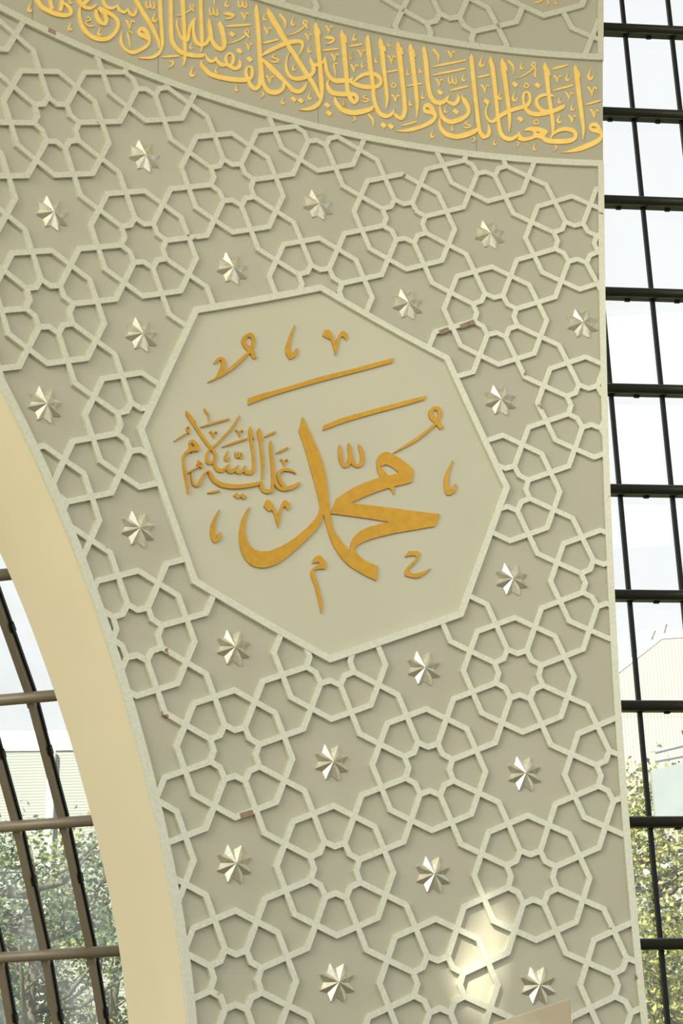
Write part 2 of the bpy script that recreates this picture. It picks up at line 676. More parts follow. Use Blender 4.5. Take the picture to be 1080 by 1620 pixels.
# places where the silver leaf has peeled off the strips
for (s, z, ds, dz) in ((1.1817, 1.3057, 0.1157, 0.0576), (0.9908, 1.2244, 0.0785, 0.0373), (-2.1885, 2.839, 0.0615, -0.0036), (-0.6268, -2.5112, 0.0903, 0.0311)):
    m = MB()
    d = Vector((ds, dz))
    nn = Vector((-dz, ds)).normalized() * 0.0185
    a, b = Vector((s, z)) - d / 2, Vector((s, z)) + d / 2
    m.prism([tuple(a - nn), tuple(b - nn * 0.9), tuple(b + nn), tuple(a + nn * 0.95)], 0.0, 0.0035)
    m.build('bare_patch', M_BARE, low)['label'] = 'brown bare patch where the silver leaf has peeled'

upl = empty('star_lattice', W(1.0, 4.0, 0), 'raised silver star lattice above the calligraphy band', 'lattice panel')
cen = []
for i in range(-5, 6):
    for j in range(-5, 6):
        s, z = UC[0] + US * (i + j) * SQ, UC[1] + US * (-i + j) * SQ
        if s > -3.4 and s < 3.5 and z < 6.6:
            cen.append((s, z))
lattice(upl, cen, US, ok_upper)
strip(upl, 'bottom_border', [(s, band_top(s)) for s in [-4.5 + i * (2.47 + 4.5) / 70 for i in range(71)]], 0.058)
strip(upl, 'right_border', [(right_edge(z) - 0.026, z) for z in [3.86 + i * 0.1 for i in range(26)]], 0.05)

# small octagonal roundel in the upper panel (only its lower corner is in the picture)
ro = empty('octagon_medallion', W(UC[0], UC[1] - UR, 0), 'small octagonal medallion cut off by the top edge of the photo', 'medallion')
uo = [(UC[0] + UR * math.sin(math.radians(45 * k)), UC[1] + UR * math.cos(math.radians(45 * k))) for k in range(8)]
strip(ro, 'frame', [p for k in range(8) for p in dense(uo[k], uo[(k + 1) % 8], 4)[:-1]], 0.05, closed=True)
m = MB()
m.prism([p for k in range(8) for p in dense(uo[k], uo[(k + 1) % 8], 4)[:-1]], HB, HB + 0.003)
m.build('field', M_BAND, ro)

# ------------------------------------------------------------------ calligraphy (outlines on the wall, millimetres of arc length and height)
GLYPHS = {
    'name': '''o-162,351* -117,263 -70,161 -23,48 6,-76 20,-194 29,-304 39,-373 53,-461 94,-523 178,-619* 190,-552 225,-491 291,-435 390,-391 491,-358* 359,-352 197,-350 38,-351* 63,-293 86,-235* 148,-184 259,-109 370,-51 434,-21* 413,30 410,101 438,154 488,180 554,164 639,115 692,70* 688,16 674,-31* 610,-56 538,-80* 532,-144* 515,-108 494,-97* 399,-141 300,-192 198,-251* 363,-249 537,-249 711,-252 885,-253* 842,-351* 683,-395 529,-438 387,-487 288,-530 231,-571 219,-596 241,-635 294,-670 389,-701* 373,-809* 269,-771 164,-717 91,-643 40,-556 10,-467 -10,-386 -20,-370* -43,-440 -93,-509 -192,-616 -306,-724 -394,-790 -490,-825 -569,-819 -624,-771 -654,-701 -661,-618 -646,-517 -618,-451 -581,-395* -602,-464 -619,-528 -619,-596 -596,-661 -552,-700 -489,-707 -417,-687 -304,-621 -190,-527 -100,-432 -58,-371 -40,-314* -58,-222 -99,-69 -145,100 -176,192 -193,238*|434,60* 484,81 538,63 583,31* 536,14 494,-3* 466,32''',
    'name_marks': '''r119,183,128,185 111,132,137,138 117,60,145,72 151,12,161,35 202,45,177,54 217,116,190,113 212,167,187,160 198,210,191,208
r191,208,198,210 186,159,213,167 195,99,223,110 211,48,235,68 258,28,259,52 306,64,278,72 312,132,283,125 295,184,272,173 276,212,269,208
r545,180,542,184 627,230,619,244 720,291,708,310 801,359,788,375 891,446,879,460
r948,437,919,414 914,487,884,458 875,523,843,496 868,541,838,545 883,565,871,587 900,566,920,597 911,545,940,552 903,503,925,496 877,455,893,446
r1006,181,1010,179 973,118,988,114 941,48,969,45 930,-24,965,-16 948,-97,981,-60 1009,-71,988,-56 1029,-8,1014,-5
o632,-561* 708,-557 709,-588 688,-627 648,-673 623,-707 657,-725 711,-714 766,-688 791,-673* 754,-715 699,-752 645,-757 594,-747* 598,-710 627,-670 672,-624 689,-601 663,-590 600,-607*
o-584,416* -481,471 -329,541 -21,691 227,796 574,947* 562,906* 304,794 -22,652 -314,514 -466,435 -587,366*
o3,317* 165,404 395,503 650,608 823,675* 807,640* 648,572 353,449 164,364 -6,276*
r-898,469,-900,472 -792,540,-802,556 -698,619,-715,637 -606,724,-623,738 -562,782,-575,791
r-517,746,-542,729 -547,806,-576,777 -594,836,-619,812 -606,860,-634,858 -588,890,-603,909 -569,895,-552,932 -554,879,-530,889 -556,838,-535,836 -580,786,-564,780
r-846,623,-853,628 -809,659,-821,677 -795,663,-775,686 -794,633,-761,636 -813,574,-787,566 -835,524,-825,519
r-212,1072,-207,1071 -244,997,-230,995 -275,913,-248,913 -287,843,-248,858 -254,789,-236,835 -200,832,-225,845 -189,886,-200,887
o31,1081* 66,1084 98,1031 112,971* 134,1037 162,1090 193,1096 209,1067 200,1026* 181,1049 157,1045 137,991 120,917 110,887* 100,937 79,1004 61,1011* 36,1019 12,1030*
o-452,-327* -428,-327 -396,-368 -367,-437* -348,-368 -323,-314 -299,-307 -273,-337 -288,-378* -308,-354 -324,-357 -340,-391 -354,-455 -368,-517* -382,-467 -405,-401 -419,-395* -433,-407 -473,-377*
r-814,-457,-810,-458 -846,-515,-831,-518 -874,-586,-845,-586 -877,-652,-841,-640 -850,-701,-832,-665 -803,-666,-828,-655 -797,-623,-810,-621
o-112,-742* -100,-707 -65,-677 -36,-687 -6,-722* -12,-768* -73,-778 -99,-798 -86,-843 -59,-939 -44,-1014 -52,-1094* -67,-1017 -93,-910 -120,-837 -122,-798 -101,-770 -63,-743 -60,-724* -89,-731''',
    'blessing': '''r-1065,218,-1062,220 -1065,190,-1046,205 -1048,165,-1025,185 -1016,127,-997,143 -961,58,-944,72 -907,-5,-891,11 -870,-37,-852,-20 -853,-60,-835,-52 -853,-88,-835,-87 -857,-121,-841,-118 -850,-161,-831,-147 -824,-183,-813,-158 -788,-181,-795,-155 -757,-155,-772,-140 -740,-130,-752,-121 -733,-111,-737,-110
r-1031,163,-1020,177 -1011,151,-1003,162 -991,149,-990,151
r-656,272,-654,271 -677,238,-666,234 -721,167,-709,160 -780,92,-769,84 -839,23,-829,14 -882,-18,-872,-26 -908,-61,-894,-64 -916,-102,-900,-98 -909,-135,-891,-118 -878,-142,-882,-119 -848,-120,-864,-106 -838,-94,-847,-90
r-737,-110,-734,-111 -753,-137,-739,-135 -745,-165,-731,-151 -719,-176,-719,-154 -689,-156,-701,-144 -672,-125,-680,-121 -664,-106,-666,-105
r-735,-108,-733,-108 -753,-136,-738,-136 -752,-166,-733,-149 -722,-178,-724,-148 -689,-153,-703,-139 -672,-122,-680,-118 -668,-106,-670,-106
r-670,-106,-668,-106 -690,-138,-677,-138 -683,-165,-669,-148 -653,-168,-658,-146 -624,-144,-640,-133 -613,-110,-622,-108 -610,-96,-612,-95
r-612,-95,-610,-96 -629,-129,-615,-125 -613,-159,-599,-137 -576,-159,-583,-132 -545,-132,-567,-121 -538,-89,-556,-92 -542,-9,-559,-14 -552,75,-571,69 -556,144,-582,136 -561,176,-584,171 -569,202,-573,201
r-569,145,-553,154 -556,122,-546,128 -545,107,-543,108
r-505,204,-501,204 -517,175,-493,181 -511,131,-485,140 -499,66,-481,71 -491,-13,-473,-8 -487,-80,-470,-77 -486,-125,-475,-124 -488,-179,-485,-179
r-502,151,-485,160 -488,127,-478,133 -478,113,-475,115
r-417,125,-414,125 -426,91,-407,96 -422,22,-401,28 -415,-68,-392,-62 -410,-146,-388,-142 -414,-214,-395,-213 -420,-243,-403,-254 -441,-249,-441,-277 -465,-247,-482,-271 -481,-229,-503,-238 -482,-196,-498,-197
r-413,-126,-396,-119 -394,-193,-376,-182 -367,-228,-351,-207 -326,-239,-322,-212 -279,-226,-287,-200 -230,-200,-242,-177 -203,-174,-215,-161 -193,-150,-195,-149
r-220,-93,-222,-96 -242,-73,-249,-86 -278,-64,-283,-85 -317,-67,-314,-88 -354,-90,-337,-103 -369,-127,-348,-125 -361,-165,-341,-153 -340,-198,-319,-181 -321,-218,-303,-201
r-490,-192,-484,-218 -531,-209,-525,-233 -589,-229,-584,-255 -657,-248,-655,-277 -713,-257,-715,-289 -747,-259,-752,-292 -785,-259,-795,-292 -815,-252,-831,-280 -847,-238,-866,-260 -867,-216,-888,-229 -878,-193,-894,-205 -900,-188,-897,-201 -925,-208,-914,-216 -953,-253,-938,-257 -972,-297,-955,-303 -984,-312,-982,-326 -999,-308,-1009,-318 -1013,-284,-1022,-287 -1021,-244,-1026,-246 -1021,-206,-1025,-207
r-1079,-258,-1080,-256 -1045,-237,-1050,-230 -1013,-212,-1018,-205 -981,-189,-986,-181 -964,-177,-967,-169
o-971,-128* -941,-148 -939,-168 -944,-184* -963,-175 -983,-166*|-967,-150 -955,-156 -960,-163
o-1043,-24 -1036,1 -1020,14 -1001,8 -963,-28* -968,-60* -1016,-73 -1048,-92 -1078,-124 -1080,-155 -1074,-200 -1058,-258 -1044,-327 -1044,-362 -1049,-391* -1055,-359 -1068,-296 -1085,-207 -1092,-158 -1090,-126 -1075,-93 -1049,-61 -1038,-44*|-1033,-24* -1022,-15 -1001,-28* -1017,-41''',
    'blessing_marks': '''r-1025,-73,-1020,-70 -1016,-88,-1015,-88
r-1158,-29,-1159,-27 -1122,-2,-1126,3 -1089,24,-1095,31 -1050,58,-1054,64
r-1036,54,-1044,50 -1041,72,-1052,65 -1053,85,-1062,79 -1056,94,-1064,95 -1051,99,-1048,108 -1046,92,-1040,94 -1049,71,-1044,71
r-927,267,-925,268 -926,249,-914,258 -912,236,-902,244 -898,215,-891,218 -894,177,-893,177
r-952,119,-954,123 -885,149,-890,162 -798,191,-802,204 -732,225,-735,235
r-788,5,-789,9 -728,33,-733,46 -651,72,-656,85 -593,104,-597,114
r-901,-356,-902,-352 -872,-350,-875,-336 -835,-336,-837,-323 -807,-324,-809,-314
r-883,97,-886,100 -879,97,-875,110 -874,93,-864,101 -865,79,-856,83 -854,58,-853,59
r-853,59,-854,58 -849,79,-855,79 -844,98,-851,100 -838,107,-841,115 -835,104,-827,112 -830,100,-827,101
r-684,148,-686,151 -679,148,-676,161 -674,144,-664,152 -665,129,-656,134 -654,107,-652,108
r-652,108,-654,108 -649,129,-655,129 -643,149,-651,151 -637,158,-640,167 -634,155,-625,163 -629,151,-626,152
r-342,-10,-344,-6 -337,-10,-334,4 -332,-14,-322,-6 -323,-29,-314,-25 -313,-51,-311,-51
r-311,-51,-313,-51 -307,-29,-313,-30 -301,-10,-308,-8 -295,0,-297,8 -292,-4,-283,4 -287,-8,-284,-7
r-459,144,-461,148 -431,158,-438,170 -397,179,-404,191 -373,198,-378,207
r-372,35,-374,38 -341,50,-348,62 -304,73,-310,85 -277,93,-282,102
r-746,-10,-743,-11 -759,-35,-751,-37 -771,-61,-757,-62 -773,-82,-755,-72 -756,-94,-753,-77 -736,-79,-745,-72 -732,-61,-736,-60
r-689,-8,-686,-7 -692,-24,-683,-22 -689,-45,-680,-40 -676,-55,-675,-46 -661,-42,-669,-40 -658,-20,-667,-22 -663,-1,-665,-2
r-665,-2,-663,-1 -664,-22,-657,-19 -661,-42,-653,-38 -651,-53,-648,-43 -633,-44,-642,-41 -632,-23,-641,-26 -639,-2,-642,-3
o-703,-336* -681,-311* -648,-330* -670,-355*
o-656,-332* -635,-307* -601,-327* -623,-351*''',
    'w1': '''o2319,3195 2332,3236 2373,3257 2410,3229 2429,3168 2426,3115 2397,3068 2331,3023 2233,2975 2153,2955 2069,2941* 2155,2981 2237,3024 2318,3066 2376,3102 2409,3133 2396,3152 2365,3159 2335,3169|2339,3203* 2358,3218 2389,3205* 2364,3197
r2245,3799,2249,3800 2233,3751,2267,3760 2236,3660,2275,3670 2243,3480,2279,3489 2253,3285,2285,3292 2260,3171,2281,3174 2257,3079,2260,3079
r2247,3729,2278,3748 2264,3699,2284,3711 2284,3674,2287,3676
r1987,3795,1991,3796 1973,3749,2007,3760 1978,3678,2017,3688 1984,3498,2016,3506 1994,3356,2025,3364 2001,3215,2030,3221 2001,3146,2023,3148 2001,3093,2006,3093
r1992,3720,2017,3738 2010,3693,2027,3704 2026,3664,2029,3666
r1984,3053,1975,3058 2012,3097,2001,3108 2062,3134,2052,3162 2120,3150,2123,3189 2171,3142,2190,3178 2186,3122,2216,3131 2176,3098,2197,3073 2135,3080,2139,3037 2051,3067,2048,3021 1977,3064,1965,3019 1935,3081,1915,3039
o1764,3109* 1797,3144 1853,3159 1932,3154 1972,3130* 1934,3072* 1955,3044* 1924,3045 1870,3059 1820,3033 1756,3012 1725,3016 1701,3022* 1715,3050 1725,3100* 1736,3070 1758,3049 1807,3062 1839,3075 1842,3110 1803,3118|1866,3115* 1905,3118* 1884,3102
r1723,3100,1726,3099 1698,3069,1714,3055 1659,3041,1669,3010 1629,3037,1619,2996 1599,3048,1572,3017 1577,3093,1546,3079 1567,3194,1538,3186 1563,3326,1534,3318 1560,3503,1527,3495 1552,3683,1516,3671 1538,3744,1506,3733 1528,3784,1523,3784''',
    'w2': '''r2054,3470,2052,3466 2022,3494,2015,3470 1979,3495,1979,3468 1924,3475,1935,3450 1886,3433,1908,3421 1878,3386,1905,3396 1893,3340,1918,3365 1936,3304,1951,3339 1999,3301,1998,3342 2069,3330,2059,3367 2121,3366,2107,3395 2135,3396,2131,3401
r2005,3332,2008,3298 1941,3314,1942,3275 1880,3303,1875,3262 1839,3308,1821,3271 1813,3328,1788,3306 1797,3365,1773,3354 1789,3414,1769,3410 1798,3459,1778,3466 1807,3473,1808,3493 1823,3463,1843,3480 1829,3428,1850,3430 1813,3389,1837,3376 1789,3363,1800,3332 1726,3339,1732,3303 1659,3307,1668,3272 1620,3283,1633,3250 1565,3243,1583,3214 1522,3196,1541,3169 1500,3173,1497,3147 1477,3185,1460,3170 1459,3230,1444,3225 1463,3281,1452,3282 1485,3333,1479,3335
r1622,3786,1626,3786 1606,3740,1640,3750 1610,3659,1649,3671 1623,3509,1657,3519 1633,3332,1665,3341 1638,3202,1663,3206 1636,3084,1640,3084
r1622,3729,1650,3747 1642,3690,1661,3701 1658,3659,1661,3661
r1358,3783,1362,3784 1342,3734,1373,3742 1345,3599,1378,3608 1351,3422,1383,3431 1358,3264,1390,3273 1366,3116,1397,3125 1374,3043,1405,3061 1409,2989,1428,3027 1461,3011,1441,3033 1485,3064,1457,3064 1477,3110,1461,3105 1467,3129,1464,3128
r1368,3084,1382,3066 1334,3062,1349,3026 1263,3023,1273,2980 1189,2993,1186,2949 1118,2998,1100,2959 1080,3027,1054,3002 1062,3059,1040,3051 1061,3108,1050,3108 1071,3136,1067,3137''',
    'w3': '''r1251,3375,1255,3377 1250,3339,1269,3353 1268,3292,1302,3320 1288,3250,1320,3263 1285,3208,1310,3197 1244,3172,1261,3140 1191,3141,1200,3099 1143,3122,1135,3080 1104,3134,1080,3103 1080,3170,1056,3155 1068,3215,1053,3211 1068,3249,1062,3249
r1275,3334,1282,3347 1296,3331,1298,3335
r949,3779,953,3779 935,3735,966,3746 944,3629,980,3641 948,3489,983,3499 956,3383,988,3396 974,3293,1006,3317 1018,3244,1038,3285 1079,3249,1072,3289 1127,3293,1108,3312 1147,3351,1143,3353
r1113,3287,1120,3301 1141,3266,1155,3295 1180,3255,1179,3290 1221,3289,1196,3306 1238,3341,1211,3338 1223,3368,1213,3362 1217,3376,1214,3374''',
    'w4': '''o916,3181 928,3223 965,3243 1000,3224 1029,3159 1026,3115 992,3061 922,3009 833,2961 753,2934 670,2924* 754,2958 851,3004 932,3054 982,3098 1003,3127 984,3140 952,3140 925,3148|934,3180* 951,3201 982,3185* 962,3177
r831,3777,835,3778 817,3731,851,3744 823,3661,862,3675 834,3513,869,3525 847,3357,879,3368 856,3204,880,3209 855,3082,859,3083
r835,3714,863,3731 852,3675,870,3687 872,3651,875,3654
r725,3775,729,3776 710,3725,744,3737 715,3637,755,3652 726,3489,763,3502 737,3334,771,3345 745,3206,777,3215 740,3114,774,3114 719,3070,734,3038 700,3076,682,3047 673,3094,659,3078
r730,3708,758,3726 747,3674,766,3686 766,3652,769,3654
r666,3125,669,3125 650,3101,667,3093 625,3073,638,3049 595,3064,588,3024 557,3076,532,3043 530,3122,500,3103 513,3201,483,3189 509,3321,480,3310 497,3476,463,3463 488,3632,450,3618 480,3735,449,3726 472,3774,468,3774
r490,3117,500,3107 459,3095,473,3065 397,3065,405,3022 315,3033,311,2986 244,3034,224,2992 203,3063,176,3036 179,3097,159,3085 169,3121,164,3119
r575,3775,579,3776 559,3725,593,3737 567,3629,605,3643 580,3474,612,3485 592,3319,621,3329 600,3201,624,3207 598,3115,602,3115
r582,3690,607,3710 599,3666,616,3678 615,3647,618,3649''',
    'w5': '''r317,3269,310,3274 354,3312,340,3325 403,3359,390,3384 462,3390,461,3426 518,3393,533,3431 548,3374,573,3393 548,3347,575,3342 524,3320,535,3288 466,3303,464,3262 398,3294,389,3253 345,3299,331,3264 323,3304,295,3289 326,3335,321,3337
r323,3339,328,3336 296,3320,305,3286 245,3310,244,3267 184,3292,177,3247 152,3296,129,3265 123,3334,97,3314 109,3396,82,3383 104,3436,82,3428 93,3467,89,3465
r2,3348,-3,3377 55,3375,41,3403 88,3425,74,3432 93,3466,89,3466
r242,3764,246,3765 228,3712,262,3726 235,3634,274,3650 245,3497,280,3510 254,3361,287,3372 259,3241,291,3252 267,3180,298,3197 289,3120,318,3146 330,3091,335,3125 367,3137,339,3137 360,3188,336,3161 315,3201,310,3160 265,3187,264,3146 204,3176,198,3132 155,3173,135,3132 126,3199,98,3175 115,3229,96,3227 123,3261,118,3263
r249,3705,276,3724 267,3673,285,3685 283,3645,286,3647
r-37,3425,-33,3427 -39,3381,-17,3397 -24,3343,7,3360 -26,3301,3,3297 -51,3269,-35,3243 -103,3237,-95,3201 -161,3209,-165,3174 -200,3213,-220,3185 -225,3249,-246,3236 -235,3311,-250,3307 -223,3382,-231,3383 -204,3422,-208,3424
r17,3769,21,3770 3,3718,37,3733 11,3641,49,3657 21,3488,56,3501 30,3352,64,3365 39,3217,73,3229 41,3117,70,3124 32,3060,56,3055 -4,3010,18,2984 -60,2964,-54,2936 -141,2921,-140,2917
r22,3702,47,3722 39,3679,55,3691 55,3659,58,3661''',
    'w6': '''r-395,3770,-388,3774 -397,3717,-361,3747 -366,3658,-326,3697 -310,3577,-272,3613 -245,3478,-213,3509 -166,3374,-137,3402 -89,3258,-59,3287 -27,3174,2,3201 14,3105,37,3120 31,3062,37,3065
r-354,3690,-338,3708 -336,3675,-324,3690 -318,3668,-315,3671
r-443,3313,-450,3323 -382,3362,-398,3387 -302,3427,-317,3458 -224,3483,-234,3521 -148,3522,-149,3561 -118,3529,-99,3563 -107,3518,-87,3523 -116,3470,-104,3468 -137,3410,-133,3409
r-452,3280,-441,3296 -405,3227,-378,3265 -344,3177,-314,3218 -295,3144,-270,3178 -246,3110,-225,3137 -198,3064,-179,3101 -130,3068,-137,3103 -82,3125,-104,3137 -67,3186,-72,3187
r-464,3290,-442,3299 -457,3123,-432,3133 -444,3037,-415,3060 -396,2991,-378,3032 -329,2999,-335,3040 -272,3049,-295,3069 -251,3109,-274,3105 -262,3168,-278,3160
r-491,3773,-487,3774 -505,3719,-475,3732 -496,3592,-462,3606 -485,3424,-453,3437 -477,3256,-445,3268 -474,3132,-443,3141 -485,3050,-453,3048 -504,3020,-498,2986 -527,3026,-550,2995 -553,3058,-574,3039
r-541,3047,-555,3035 -565,3098,-589,3082 -572,3145,-592,3142 -560,3170,-568,3187 -546,3168,-528,3186 -541,3128,-517,3134 -554,3091,-533,3078 -581,3075,-577,3038 -664,3049,-667,3007 -771,3030,-780,2987 -869,3027,-886,2986 -918,3054,-942,3022 -947,3077,-968,3062 -952,3104,-959,3103''',
    'w7': '''r-639,3221,-635,3223 -643,3191,-621,3197 -654,3158,-628,3145 -672,3144,-674,3111 -707,3144,-718,3115 -739,3148,-749,3123
r-724,3127,-731,3147 -691,3154,-709,3164 -674,3209,-698,3202 -687,3251,-702,3235 -721,3257,-718,3237 -753,3221,-737,3217 -762,3170,-740,3180 -755,3149,-732,3139 -778,3141,-788,3104 -811,3154,-833,3130 -830,3181,-834,3179
r-834,3180,-831,3180 -854,3149,-837,3136 -874,3137,-881,3106 -900,3147,-917,3127 -925,3174,-928,3171
r-928,3173,-925,3171 -950,3161,-945,3132 -1016,3142,-1020,3103 -1091,3130,-1102,3090 -1140,3140,-1162,3106 -1176,3178,-1204,3153 -1193,3233,-1221,3219 -1198,3380,-1226,3368 -1201,3546,-1229,3535 -1204,3647,-1233,3634
r-1142,3670,-1114,3685 -1130,3573,-1100,3588 -1120,3409,-1092,3421 -1111,3245,-1083,3257 -1104,3116,-1081,3124 -1104,3051,-1087,3055 -1106,3002,-1103,3003
r-985,3733,-958,3746 -979,3633,-951,3645 -973,3465,-945,3477 -965,3300,-939,3310 -961,3235,-942,3241 -959,3177,-956,3178
r-1167,3391,-1163,3393 -1165,3316,-1153,3323 -1144,3254,-1129,3268 -1112,3216,-1098,3239 -1066,3232,-1084,3237 -1050,3316,-1075,3312 -1034,3392,-1055,3393 -1011,3441,-1028,3447 -1007,3459,-1012,3462
r-1012,3460,-1006,3461 -1034,3393,-1015,3398 -1037,3314,-1012,3327 -1016,3240,-990,3266 -967,3220,-961,3256 -911,3255,-930,3274 -880,3323,-903,3323 -869,3392,-893,3387
r-894,3500,-890,3501 -906,3455,-880,3468 -897,3382,-866,3398 -883,3299,-855,3320 -841,3247,-818,3283 -783,3245,-790,3277 -749,3307,-780,3302 -753,3380,-784,3363 -769,3452,-803,3430 -787,3496,-817,3477 -800,3508,-804,3507
r-789,3461,-776,3475 -765,3447,-763,3450''',
    'w8': '''r-1321,3585,-1296,3597 -1317,3498,-1291,3510 -1312,3354,-1283,3367 -1299,3214,-1272,3226 -1295,3131,-1269,3139 -1304,3073,-1283,3072 -1329,3027,-1311,3012 -1370,2986,-1364,2964 -1421,2958,-1420,2941 -1478,2928,-1478,2924
r-1550,3452,-1527,3477 -1510,3395,-1483,3423 -1461,3329,-1435,3357 -1398,3253,-1372,3281 -1348,3175,-1324,3196 -1318,3119,-1301,3130 -1308,3074,-1304,3076
o-1489,3146 -1479,3182 -1445,3210 -1411,3202 -1383,3152 -1382,3095 -1409,3042 -1462,2985 -1515,2943 -1563,2938 -1607,2962 -1628,3010 -1626,3068 -1612,3112* -1616,3058 -1608,3004 -1577,2967 -1536,2966 -1489,2996 -1436,3045 -1403,3087 -1402,3106* -1430,3112 -1471,3117|-1468,3158* -1452,3174 -1424,3154* -1448,3155
r-1788,3338,-1775,3347 -1777,3269,-1756,3287 -1745,3243,-1732,3273 -1704,3251,-1706,3276 -1667,3285,-1676,3296 -1647,3321,-1650,3324
r-1664,3307,-1653,3315 -1654,3265,-1635,3291 -1603,3259,-1603,3284 -1571,3302,-1582,3307 -1569,3327,-1572,3327
r-1578,3311,-1569,3319 -1564,3271,-1547,3295 -1522,3268,-1529,3290 -1496,3319,-1514,3318 -1501,3353,-1504,3352
r-1963,3170,-1957,3171 -1975,3116,-1958,3123 -1967,3036,-1945,3051 -1936,2971,-1912,3000 -1878,2935,-1861,2972 -1803,2936,-1798,2975 -1725,2975,-1739,3002 -1664,3056,-1688,3066 -1636,3140,-1661,3134 -1648,3193,-1670,3170 -1690,3222,-1708,3189 -1746,3234,-1760,3194 -1809,3233,-1821,3198
r-1845,3188,-1822,3202 -1835,3125,-1809,3146 -1799,3085,-1779,3118 -1751,3093,-1765,3113 -1732,3150,-1758,3139 -1748,3202,-1772,3172 -1791,3217,-1807,3187
r-2018,3234,-1999,3256 -1973,3178,-1949,3210 -1928,3158,-1916,3193 -1874,3176,-1878,3201 -1838,3219,-1847,3228 -1825,3248,-1827,3250
r-1883,3306,-1860,3294 -1934,3222,-1912,3209 -1959,3184,-1947,3172
r-2337,3083,-2312,3105 -2312,3029,-2287,3057 -2271,2995,-2250,3033 -2213,2988,-2200,3028 -2150,2992,-2142,3033 -2078,3017,-2079,3050 -2033,3054,-2052,3067 -2023,3105,-2046,3087 -2058,3135,-2074,3109 -2097,3144,-2112,3127 -2110,3183,-2125,3173
r-2215,3139,-2197,3149 -2209,3069,-2187,3083 -2199,3023,-2171,3045
r-2124,3176,-2097,3187 -2126,3096,-2099,3104 -2133,3045,-2116,3048''',
    'm1': '''r2187,3720,2189,3720 2173,3695,2179,3693 2160,3669,2172,3667 2156,3646,2173,3655 2171,3632,2175,3650 2190,3646,2182,3654 2195,3665,2191,3666
r2101,3485,2103,3485 2089,3463,2095,3461 2078,3441,2089,3439 2075,3422,2090,3429 2088,3409,2091,3425 2104,3421,2097,3428 2109,3437,2105,3439
r2204,3430,2206,3429 2192,3407,2198,3405 2180,3383,2191,3381 2176,3363,2192,3371 2190,3349,2193,3366 2207,3362,2200,3369 2212,3379,2208,3381
r2086,3314,2088,3313 2071,3286,2078,3283 2056,3257,2070,3255 2052,3232,2071,3242 2069,3216,2073,3236 2090,3232,2081,3240 2095,3253,2091,3254
r2387,3787,2390,3786 2367,3751,2376,3747 2349,3713,2366,3710 2343,3681,2367,3693 2364,3659,2369,3686 2391,3679,2380,3691 2399,3707,2393,3709
r1856,3011,1858,3011 1844,2990,1850,2988 1833,2968,1844,2966 1830,2949,1845,2956 1843,2937,1846,2952 1859,2949,1852,2955 1863,2965,1860,2966
r2058,3665,2056,3670 2063,3664,2068,3681 2068,3658,2080,3668 2077,3638,2087,3643 2087,3609,2089,3610
r2089,3609,2087,3609 2095,3636,2088,3637 2103,3661,2095,3664 2110,3672,2108,3683 2113,3668,2123,3677 2119,3661,2122,3663
r2145,3510,2142,3515 2149,3509,2154,3526 2155,3503,2167,3513 2163,3483,2173,3488 2173,3454,2175,3455
r2175,3454,2173,3454 2181,3481,2174,3481 2189,3506,2181,3509 2197,3517,2194,3527 2200,3512,2209,3521 2205,3506,2208,3507
r2153,3291,2150,3296 2158,3290,2163,3308 2163,3284,2176,3294 2172,3264,2183,3269 2182,3233,2184,3234
r2184,3234,2182,3234 2190,3261,2183,3262 2198,3287,2190,3290 2207,3298,2204,3309 2210,3293,2220,3302 2215,3287,2218,3288
r2335,3579,2332,3585 2341,3578,2347,3599 2347,3570,2363,3582 2358,3545,2371,3551 2370,3507,2373,3508
r2373,3507,2370,3507 2380,3541,2372,3542 2391,3573,2381,3577 2401,3587,2398,3600 2404,3581,2417,3592 2411,3572,2415,3574
r2339,3364,2336,3370 2345,3363,2351,3383 2351,3355,2366,3366 2361,3331,2373,3337 2373,3295,2375,3296
r2375,3296,2373,3296 2382,3328,2374,3329 2392,3358,2383,3362 2402,3371,2399,3384 2405,3366,2417,3376 2411,3357,2415,3359
r2045,3731,2044,3736 2089,3743,2085,3762 2145,3766,2142,3784 2186,3786,2184,3800
r2038,3522,2037,3527 2093,3540,2090,3558 2164,3568,2161,3586 2218,3592,2215,3607
r2306,3416,2305,3421 2348,3427,2345,3444 2402,3448,2400,3464 2443,3465,2441,3478
o1712,3219* 1738,3249* 1773,3222* 1747,3192*
r1871,3242,1873,3244 1875,3229,1881,3236 1888,3217,1896,3224 1889,3204,1897,3200 1875,3194,1874,3182 1863,3201,1853,3194 1866,3212,1858,3217 1880,3227,1876,3233
r2012,2996,2011,3000 2021,2997,2026,3007 2025,2988,2035,2990 2018,2972,2024,2968 2000,2947,2001,2946
r1697,2993,1696,2997 1706,2994,1711,3005 1710,2986,1720,2988 1704,2970,1709,2966 1685,2945,1687,2944
r1519,3010,1520,3010 1508,2990,1513,2988 1498,2969,1508,2968 1495,2952,1509,2959 1507,2941,1510,2955 1523,2952,1516,2958 1526,2967,1523,2968''',
